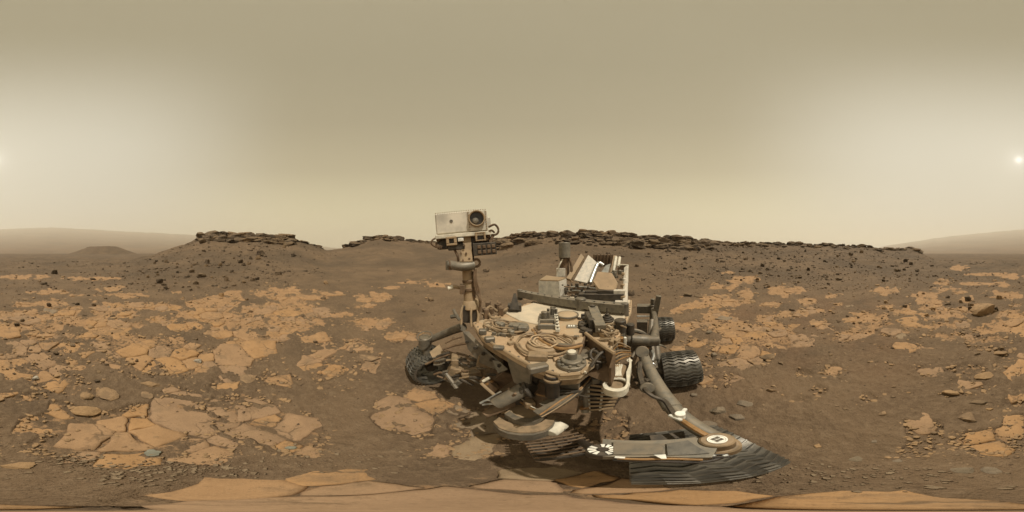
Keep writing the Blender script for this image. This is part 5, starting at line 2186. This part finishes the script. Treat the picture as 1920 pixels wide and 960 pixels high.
# ---- hazard-camera fascia and hardware below the mast
b = MB()
p = [Ld(868, 622, 1.42), Ld(880, 622, 1.40), Ld(952, 690, 1.06), Ld(940, 697, 1.08), Ld(900, 680, 1.22), Ld(878, 655, 1.33)]
b.plate(p, .02)
fas = sub(b, 'fascia', 'grey', rover, False)
b = MB().plate([Ld(924, 676, 1.10), Ld(938, 679, 1.08), Ld(952, 693, 1.02), Ld(934, 700, 1.04)], .02)
sub(b, 'camera_cover', 'midgrey', fas, False)
b = MB()
for k in range(5):
    c = Ld(876 + k * 15, 640 + k * 11, 1.33 - k * .065)
    b.cyl(c, c + facing(900) @ Vector((0, -.02, 0)), .016, None, 10)
sub(b, 'fascia_bolt', 'dark', fas)
rgp = random.Random(21)
for k in range(38):
    b = MB()
    x, y = rgp.uniform(812, 915), rgp.uniform(668, 714)
    d = 1.53 - (x - 832) * .003 - (y - 672) * .003
    L = rgp.uniform(10, 30)
    sl = rgp.choice([-.35, -.2, .1, .45])
    b.tube([Ld(x, y, d), Ld(x + L * .5, y + sl * L * .5 + rgp.uniform(-2, 2), d - .02), Ld(x + L, y + sl * L, d - .03)], rgp.uniform(.008, .018), 7)
    sub(b, 'stowage_rod', rgp.choice(['cable', 'grey', 'brown', 'dark', 'grey']), fas)
b = MB()
for (x0, y0, x1, y1, d) in ((838, 694, 872, 716, 1.38), (846, 676, 860, 690, 1.42), (866, 700, 905, 712, 1.32), (895, 668, 925, 690, 1.22), (905, 655, 925, 672, 1.25)):
    boxpx(b, x0, y0, x1, y1, d, .14, rgp.uniform(-.4, .4))
sub(b, 'stowage_box', 'cable', fas, False)
b = MB()
boxpx(b, 850, 715, 862, 726, 1.3, .05, .7)
b.tube([Ld(836, 700, 1.4), Ld(848, 716, 1.33), Ld(856, 728, 1.28)], .02, 7)
sub(b, 'drill_bit', 'grey', fas)
# brown bit box with cream, amber and tan tubes
b = MB()
p = [Ld(902, 714, 1.15), Ld(910, 704, 1.15), Ld(936, 728, 1.05), Ld(928, 738, 1.05)]
b.plate(p, .04)
bb = sub(b, 'bit_box', 'brown', rover, False)
for k in range(4):
    b = MB()
    x = 906 + k * 6
    b.tube([Ld(x, 715 + k * 6, 1.10), Ld(x + 12, 708 + k * 6, 1.10)], .014, 7, False, 1)
    sub(b, 'bit_tube', ['cream', 'kapton', 'tan', 'kapton'][k], bb)
b = MB().tube([Ld(902, 718, 1.09), Ld(928, 741, 1.02)], .013, 7, False, 1)
sub(b, 'bit_rail', 'tan', bb)
b = MB()
boxpx(b, 926, 700, 958, 728, 1.12, .2, R(35))
sub(b, 'bit_housing', 'brown', bb, False)

# ---- front shoulder and struts
fs_ = empty('shoulder', tuple(Lz(1000, 730, .85)), rover)
b = MB().cyl(Lz(928, 757, .74), Lz(985, 727, .86), .045, .050, 24)
child_build(b, 'actuator', 'grey', fs_)
b = MB().cyl(Lz(985, 728, .85), Lz(994, 733, .85), .062)
b.ring(Lz(990, 731, .85), .055, .014, (.5, .6, .3))
child_build(b, 'actuator_flange', 'dark', fs_)
b = MB().cyl(Lz(908, 778, .52), Lz(975, 747, .60), .030, .036, 18)
child_build(b, 'strut_tube', 'brown', fs_)
b = MB()
b.tube([Lz(900, 756, .66), Lz(915, 750, .68), Lz(932, 757, .68)], .008, 6)
b.tube([Lz(904, 759, .66), Lz(922, 757, .66), Lz(938, 761, .66)], .008, 6)
b.tube([Lz(900, 757, .66), Lz(925, 742, .70), Lz(940, 734, .73)], .006, 6)
child_build(b, 'hook', 'silver', fs_)
b = MB()
boxpx(b, 966, 742, 984, 760, .90, .08)
child_build(b, 'joint_block', 'dark', fs_, False)
b = MB().box(Lz(1012, 695, .98) , (.11, .08, .13), facing(1012), .01)
b.box(Lz(1000, 706, .93), (.06, .05, .14), facing(1000), .008)
child_build(b, 'hinge_block', 'dark', fs_, False)
b = MB()
p = [Lz(1008, 690, 1.03), Lz(1086, 708, 1.03), Lz(1086, 730, .86), Lz(1010, 712, .86)]
b.plate(p, .03)
child_build(b, 'front_beam', 'midgrey', fs_, False)
c = Lz(1036, 742, .88)
b = MB().cyl(c, c + Vector((0, 0, .13)), .035).cyl(c + Vector((0, 0, .13)), c + Vector((0, 0, .16)), .042)
b.cyl(c + Vector((0, 0, .175)), c + Vector((0, 0, .20)), .036)
child_build(b, 'hazard_camera', 'black', fs_)
b = MB().cyl(c + Vector((0, 0, .20)), c + Vector((0, 0, .208)), .034).cyl(c + Vector((0, 0, .158)), c + Vector((0, 0, .177)), .044)
child_build(b, 'camera_ring', 'cable', fs_)
b = MB()
for k in range(9):
    x, y = rgp.uniform(985, 1060), rgp.uniform(720, 758)
    c = Lz(x, y, .72)
    b.box(c, (rgp.uniform(.04, .09), .05, .06), Matrix.Rotation(rgp.random() * 3, 3, 'Z'))
child_build(b, 'motor_block', 'cable', fs_, False)
b = MB()
b.plate([Lz(1008, 712, .85), Lz(1086, 730, .85), Lz(1080, 775, .66), Lz(995, 765, .66)], .02)
child_build(b, 'underpan', 'brown', fs_, False)
# long beam with cables
b = MB()
for (z, o1, o2) in ((.80, 0, .0),):
    b.plate([Lz(1000, 772, z), Lz(1012, 780, z), Lz(1128, 700, z + .08), Lz(1118, 690, z + .08)], .03)
    b.plate([Lz(1012, 758, z - .02), Lz(1022, 764, z - .02), Lz(1100, 714, z + .05), Lz(1090, 708, z + .05)], .03)
child_build(b, 'support_beam', 'grey', fs_, False)
b = MB().tube([Lz(1015, 782, .82), Lz(1055, 758, .83), Lz(1085, 735, .86), Lz(1108, 708, .90), Lz(1126, 694, .92)], .0035, 7)
child_build(b, 'beam_cable', 'tan', fs_)
b = MB().tube([Lz(1012, 778, .83), Lz(1050, 752, .84), Lz(1088, 728, .87), Lz(1112, 702, .91)], .005, 7)
b.tube([Lz(976, 754, .70), Lz(992, 764, .70), Lz(1015, 772, .70), Lz(1032, 771, .70)], .006, 7)
child_build(b, 'beam_cable', 'kapton', fs_)
b = MB().tube([Lz(978, 748, .72), Lz(1000, 764, .72), Lz(1024, 768, .71)], .0035, 7)
child_build(b, 'beam_cable', 'cream', fs_)

# ---- sample chute: two curved fenders
b0 = (912, 778)
ch = empty('sample_chute', tuple(Lz(985, 790, .45)), rover)


def arc_band(pts_out, pts_in, z0, z1, name, mat, label=None):
    mb = MB()
    n = len(pts_out)
    o1 = [Lz(x, y, z1) for x, y in pts_out]
    i1 = [Lz(x, y, z1) for x, y in pts_in]
    vs = o1 + i1 + [p - Vector((0, 0, z1 - z0)) for p in o1] + [p - Vector((0, 0, z1 - z0)) for p in i1]
    fs = []
    for k in range(n - 1):
        fs += [(k, k + 1, n + k + 1, n + k), (2 * n + k, 3 * n + k, 3 * n + k + 1, 2 * n + k + 1), (k, 2 * n + k, 2 * n + k + 1, k + 1), (n + k, n + k + 1, 3 * n + k + 1, 3 * n + k)]
    fs += [(0, n, 3 * n, 2 * n), (n - 1, 3 * n - 1, 4 * n - 1, 2 * n - 1)]
    mb.add(vs, fs)
    return child_build(mb, name, mat, ch, False, label)


out1 = [(925, 790), (936, 802), (952, 808), (975, 811), (1000, 811), (1020, 806), (1035, 796), (1042, 782)]
in1 = [(936, 782), (950, 790), (966, 796), (984, 799), (1002, 797), (1016, 791), (1026, 783), (1032, 774)]
arc_band(out1, in1, .44, .50, 'fender', 'cable', 'tan curved fender')
out2 = [(925, 793), (936, 806), (952, 813), (975, 816.5), (1000, 816), (1022, 810), (1037, 799), (1043, 784)]
arc_band(out2, out1, .38, .485, 'fender_rim', 'grey')
out3 = [(946, 776), (962, 786), (980, 792), (1000, 791), (1014, 784), (1024, 775)]
in3 = [(956, 770), (968, 779), (982, 784), (998, 783), (1010, 777), (1018, 770)]
arc_band(out3, in3, .50, .56, 'inner_fender', 'grey')
b = MB().plate([Lz(946, 776, .53), Lz(982, 790, .53), Lz(1020, 776, .53), Lz(1000, 760, .53), Lz(970, 757, .53)], .02)
child_build(b, 'chute_top', 'tan', ch, False)
b = MB().cyl(Lz(1028, 812, .42), Lz(1050, 795, .42), .045, .05)
child_build(b, 'end_cap', 'cream', ch)
b = MB()
for k in range(7):
    c = Lz(1048 + rgp.uniform(-3, 8), 802 + rgp.uniform(-8, 8), .42)
    b.box(c, (.02, .02, .03), Matrix.Rotation(rgp.random() * 3, 3, 'Z'))
child_build(b, 'end_bolt', 'midgrey', ch, False)
b = MB()
for k in range(5):
    c = Lz(955 + k * 7, 815 + rgp.uniform(-1, 3), .42)
    b.box(c, (.03, .02, .02), Matrix.Rotation(rgp.random() * 3, 3, 'Z'))
child_build(b, 'chute_clip', 'midgrey', ch, False)

# ---- louvred radiator box with its cream tray
lb = empty('radiator_box', tuple(Lz(1140, 740, .70)), rover)
b = MB()
top = [Lz(1102, 716, .82), Lz(1168, 724, .82), Lz(1176, 700, .90), Lz(1124, 690, .90)]
bot = [Lz(1104, 772, .56), Lz(1150, 766, .60), Lz(1172, 735, .62), Lz(1124, 735, .62)]
b.add(top + bot, [(0, 1, 2, 3), (7, 6, 5, 4), (0, 4, 5, 1), (1, 5, 6, 2), (2, 6, 7, 3), (3, 7, 4, 0)])
child_build(b, 'radiator_core', 'black', lb, False)
for k in range(7):
    t = (k + .5) / 7
    b = MB()
    l0, l1 = top[0].lerp(bot[0], t), top[1].lerp(bot[1], t)
    r1 = top[2].lerp(bot[2], t)
    sc_ = (l0 + l1) / 2 - (top[2].lerp(bot[2], t) + top[3].lerp(bot[3], t)) / 2
    sc_.normalize()
    l0, l1 = l0 + sc_ * .012, l1 + sc_ * .012
    b.plate([l0, l1, l1 + sc_ * -.004 + Vector((0, 0, .017)), l0 + sc_ * -.004 + Vector((0, 0, .017))], .006)
    child_build(b, 'louvre', 'tan', lb, False)
b = MB()
b.tube([top[0] + Vector((0, 0, .01)), bot[0]], .010, 6, False, 1)
b.tube([top[0].lerp(top[1], .45), bot[0].lerp(bot[1], .45)], .007, 6, False, 1)
child_build(b, 'post', 'cream', lb)
b = MB().tube([Lz(1098, 722, .84), Lz(1097, 742, .75), Lz(1099, 762, .64)], .014, 7)
b.cyl(Lz(1096, 768, .60), Lz(1098, 774, .58), .02)
child_build(b, 'bolt_rail', 'midgrey', lb)
b = MB().cyl(Lz(1096, 765, .60), Lz(1096, 765, .63), .028, .006, 10)
child_build(b, 'amber_cone', 'kapton', lb)
# tray on top: u-shaped cream rim
rim = [(1181, 674), (1184, 682), (1184, 690), (1182, 702), (1180, 715), (1179.5, 722), (1178, 728), (1174, 733.5), (1168, 737), (1160, 738.5), (1150, 738), (1141, 736), (1134, 733), (1131, 729), (1130, 724)]
b = MB()
P_ = [Lz(x, y, .97) for x, y in rim]
vs, fs = [], []
for p in P_:
    inn = (Lz(1156, 700, .97) - p).normalized()
    vs += [p + Vector((0, 0, .022)), p + inn * .022 + Vector((0, 0, .022)), p + inn * .022 - Vector((0, 0, .035)), p - Vector((0, 0, .035))]
for k in range(len(P_) - 1):
    for j in range(4):
        j2 = (j + 1) % 4
        fs.append((k * 4 + j, k * 4 + j2, k * 4 + 4 + j2, k * 4 + 4 + j))
fs += [(0, 1, 2, 3), tuple((len(P_) - 1) * 4 + j for j in (3, 2, 1, 0))]
b.add(vs, fs)
child_build(b, 'tray_rim', 'cream', lb, True, 'bright cream curved tray rim')
b = MB().plate([Lz(1128, 722, .94), Lz(1150, 735, .94), Lz(1176, 728, .94), Lz(1180, 690, .94), Lz(1150, 676, .94), Lz(1136, 690, .94)], .02)
child_build(b, 'tray_floor', 'cable', lb, False)
b = MB().ring(Lz(1156, 720, .97), .055, .010)
child_build(b, 'tray_ring', 'cream', lb)
b = MB()
for k in range(9):
    x, y = rgp.uniform(1140, 1168), rgp.uniform(682, 712)
    c = Lz(x, y, .97)
    b.box(c, (.03, .022, rgp.uniform(.03, .06)), facing(1150))
child_build(b, 'tray_module', 'tan', lb, False)
b = MB()
for k in range(5):
    b.tube([Lz(1152 + k * 3, 705, .99), Lz(1151 + k * 3, 695, 1.0), Lz(1150 + k * 4, 684, .98)], .006, 6)
b.ring(Lz(1180, 676, .985), .014, .005)
child_build(b, 'tray_wire', 'cream', lb)
b = MB()
for k in range(8):
    x, y = rgp.uniform(1108, 1132), rgp.uniform(694, 716)
    c = Lz(x, y, .93)
    b.box(c, (.04, .03, .04), Matrix.Rotation(rgp.random() * 3, 3, 'Z'))
child_build(b, 'valve_block', 'midgrey', lb, False)
b = MB()
boxpx(b, 1086, 728, 1098, 752, .86, .08)
child_build(b, 'side_tank', 'grey', lb)

# ---- robotic arm over the left front wheel
arm = empty('robotic_arm', tuple(Lz(1208, 680, .85)), rover)
b = MB()
b.cyl(Lz(1207, 668, .86), Lz(1262, 766, .80), .042, .046, 20)
b.cyl(Lz(1258, 762, .80), Lz(1345, 822, .78), .041, .036, 20)
child_build(b, 'upper_arm', 'midgrey', arm)
b = MB()
b.cyl(Lz(1204, 660, .84), Lz(1204, 660, .93), .055)
child_build(b, 'shoulder_joint', 'grey', arm)
b = MB().cyl(Lz(1208, 722, .80), Lz(1214, 728, .88), .040)
child_build(b, 'arm_motor', 'grey', arm)
b = MB()
b.tube([Lz(1190, 712, .84), Lz(1210, 712, .88), Lz(1216, 716, .88)], .016, 7)
b.tube([Lz(1208, 726, .86), Lz(1212, 734, .90), Lz(1226, 744, .89), Lz(1246, 752, .88), Lz(1258, 768, .88), Lz(1264, 778, .87)], .013, 7)
b.tube([Lz(1200, 680, .92), Lz(1199, 700, .90), Lz(1205, 722, .87)], .018, 7)
child_build(b, 'arm_cable', 'dark', arm)
b = MB()
b.tube([Lz(1264, 778, .87), Lz(1284, 792, .86), Lz(1306, 806, .86), Lz(1324, 816, .85)], .012, 7)
child_build(b, 'arm_cable', 'kapton', arm)
c = Lz(1275, 783, .86)
b = MB().cyl(c, c + Vector((0, 0, .05)), .020)
b.box(c + Vector((.02, .03, .02)), (.05, .018, .02), Matrix.Rotation(.9, 3, 'Z'))
b.box(c + Vector((-.02, -.01, .02)), (.06, .016, .02), Matrix.Rotation(2.2, 3, 'Z'))
child_build(b, 'white_clamp', 'ivory', arm)
el_ = Lz(1345, 824, .84)
b = MB().cyl(el_ - Vector((0, 0, .16)), el_, .052, .050, 30)
b.cyl(el_ - Vector((0, 0, .14)), el_ - Vector((0, 0, .07)), .066, None, 30)
child_build(b, 'elbow', 'cable', arm)
# round target mark on the elbow: white ring, quartered dark disc with white diamonds
vx = facing(1345) @ Vector((1, 0, 0))
vy = facing(1345) @ Vector((0, 1, 0))
b = MB().lathe([(.0235, .0), (.0285, .0), (.0285, .003), (.0235, .003), (.0235, .0)], el_ + Vector((0, 0, .001)), (0, 0, 1), 32)
child_build(b, 'target_ring', 'ivory', arm)
b = MB().lathe([(.0, .0015), (.0225, .0015)], el_ + Vector((0, 0, .001)), (0, 0, 1), 28)
child_build(b, 'target_disc', 'ivory', arm)
b = MB()
for sx, sy in ((1, 0), (-1, 0), (0, 1), (0, -1)):
    cc = el_ + Vector((0, 0, .0045)) + vx * sx * .0105 + vy * sy * .0105
    b.plate([cc + vx * .0085, cc + vy * .0085, cc - vx * .0085, cc - vy * .0085], .002)
child_build(b, 'target_diamond', 'dark', arm, False)
# forearm: flat plate to the wrist disc
b = MB()
b.plate([Lz(1130, 826, .80), Lz(1245, 828, .80), Lz(1310, 822, .80), Lz(1345, 842, .80), Lz(1335, 860, .80), Lz(1240, 858, .80), Lz(1130, 858, .80)], .05)
child_build(b, 'forearm', 'midgrey', arm, False)
b = MB().plate([Lz(1150, 829, .83), Lz(1245, 832, .83), Lz(1242, 852, .83), Lz(1150, 852, .83)], .012)
child_build(b, 'forearm_plate', 'grey', arm, False)
b = MB().plate([Lz(1250, 832, .83), Lz(1290, 826, .83), Lz(1330, 850, .83), Lz(1252, 854, .83)], .012)
child_build(b, 'elbow_guard', 'wheelm', arm, False)
b = MB()
for (dx, rr) in ((0, .09), (1, .105)):
    pts = [el_ + Vector((0, 0, -.03)) + vx * rr * math.cos(a) + vy * rr * math.sin(a) for a in np.linspace(R(175), R(285), 10)]
    b.tube(pts, .006, 6, False, 2)
child_build(b, 'elbow_cable', 'black', arm)
b = MB()
for a in np.linspace(R(185), R(280), 7):
    c = el_ + Vector((0, 0, -.028)) + vx * .097 * math.cos(a) + vy * .097 * math.sin(a)
    b.box(c, (.012, .016, .012), Matrix.Rotation(float(a), 3, 'Z'))
child_build(b, 'cable_clip', 'silver', arm, False)
b = MB().tube([Lz(1158, 859, .82), Lz(1200, 861, .82), Lz(1260, 860, .82), Lz(1318, 862, .82)], .007, 6)
child_build(b, 'forearm_cable', 'kapton', arm)
b = MB().tube([Lz(1150, 862, .80), Lz(1230, 865, .80), Lz(1320, 866, .80), Lz(1352, 858, .80)], .008, 6)
child_build(b, 'forearm_cable', 'black', arm)
b = MB().plate([Lz(1226, 853, .845), Lz(1248, 852, .845), Lz(1250, 860, .845), Lz(1240, 860, .845)], .004)
child_build(b, 'white_label', 'ivory', arm, False)
b = MB().tube([Lz(1153, 857, .835), Lz(1172, 858, .835)], .006, 6, False, 1)
child_build(b, 'white_rod', 'ivory', arm)
wc2 = Lz(1130, 843, .83)
b = MB().cyl(wc2 - Vector((0, 0, .08)), wc2, .040, None, 28)
child_build(b, 'wrist', 'dark', arm)
b = MB()
for k in range(12):
    a0 = 2 * math.pi * k / 12
    if k in (4, 9):
        continue
    p = [wc2 + Vector((r * math.cos(a), r * math.sin(a), .003)) for r, a in ((.016, a0), (.035, a0 + .05), (.035, a0 + .38), (.016, a0 + .36))]
    b.plate(p, .003)
child_build(b, 'wrist_dial', 'ivory', arm, False, 'white segmented dial on the wrist')
b = MB().lathe([(.0, .004), (.011, .004), (.013, 0)], wc2, (0, 0, 1), 16)
child_build(b, 'dial_centre', 'black', arm)
# dark tool bracket behind the forearm
b = MB()
b.plate([Lz(1218, 818, .70), Lz(1282, 810, .70), Lz(1285, 820, .70), Lz(1222, 832, .70)], .03)
child_build(b, 'tool_bracket', 'dark', arm, False)

# grille of the sample sieve hanging low under the wrist
gc = Lz(1052, 838, .26)
gr = facing(1052) @ Matrix.Rotation(R(24), 3, 'Z')
for k in range(7):
    b = MB().box(gc + gr @ Vector((0, -.09 + k * .030, .03)), (.26, .010, .028), gr, .002)
    child_build(b, 'sieve_bar', 'brown', arm, False)
for k in range(5):
    b = MB().box(gc + gr @ Vector((-.11 + k * .055, 0, .010)), (.010, .20, .022), gr, .002)
    child_build(b, 'sieve_bar', 'dark', arm, False)
b = MB().box(gc + gr @ Vector((0, 0, -.045)), (.25, .19, .07), gr, .012)
child_build(b, 'sieve_housing', 'dark', arm, False)
b = MB().cyl(gc + gr @ Vector((.10, .02, 0)), wc2 - Vector((0, 0, .06)), .022)
child_build(b, 'sieve_link', 'dark', arm)

# more harness lines and small fittings so that no face is bare
rgh = random.Random(5)
for k in range(26):
    px, py = rgh.uniform(905, 1085), rgh.uniform(606, 690)
    if not in_poly(np.array([px]), np.array([py]), [(900, 612), (950, 600), (1085, 640), (1085, 692), (1000, 676), (930, 640)])[0]:
        continue
    c = Lz(px, py, DZ + .008)
    b = MB()
    if rgh.random() < .5:
        b.cyl(c, c + Vector((0, 0, rgh.uniform(.012, .03))), rgh.uniform(.008, .018), None, 10)
    else:
        b.box(c + Vector((0, 0, .006)), (rgh.uniform(.015, .05), rgh.uniform(.012, .03), rgh.uniform(.012, .03)), Matrix.Rotation(rgh.random() * 3, 3, 'Z'), .002)
    sub(b, 'deck_fitting', rgh.choice(['midgrey', 'cable', 'tan', 'grey']), deck, False)
for k in range(10):
    a0, a1 = rgh.uniform(960, 1060), rgh.uniform(690, 750)
    p = Lz(a0, a1, .88)
    b = MB().tube([p, p + Vector((rgh.uniform(-.1, .1), rgh.uniform(-.05, .05), rgh.uniform(-.06, .03))), p + Vector((rgh.uniform(-.2, .2), rgh.uniform(-.05, .1), rgh.uniform(-.12, .02)))], rgh.uniform(.004, .009), 6)
    child_build(b, 'front_cable', rgh.choice(['cable', 'kapton', 'brown', 'dark']), fs_)

# pipes and brackets beside the rocker pivot
for k in range(12):
    px, py = rgh.uniform(1170, 1228), rgh.uniform(600, 668)
    d = 2.05 - (py - 600) * .008
    b = MB()
    p = Ld(px, py, d)
    if rgh.random() < .5:
        b.tube([p, p + Vector((rgh.uniform(-.08, .08), rgh.uniform(-.1, .1), rgh.uniform(-.05, .08))), p + Vector((rgh.uniform(-.14, .14), rgh.uniform(-.2, .2), rgh.uniform(-.12, .06)))], rgh.uniform(.008, .016), 7)
    else:
        b.box(p, (rgh.uniform(.03, .08), rgh.uniform(.03, .08), rgh.uniform(.04, .1)), facing(px) @ Matrix.Rotation(rgh.uniform(-.5, .5), 3, 'Y'))
    child_build(b, 'pivot_fitting', rgh.choice(['grey', 'dark', 'brown', 'midgrey', 'cable']), sl_, False)
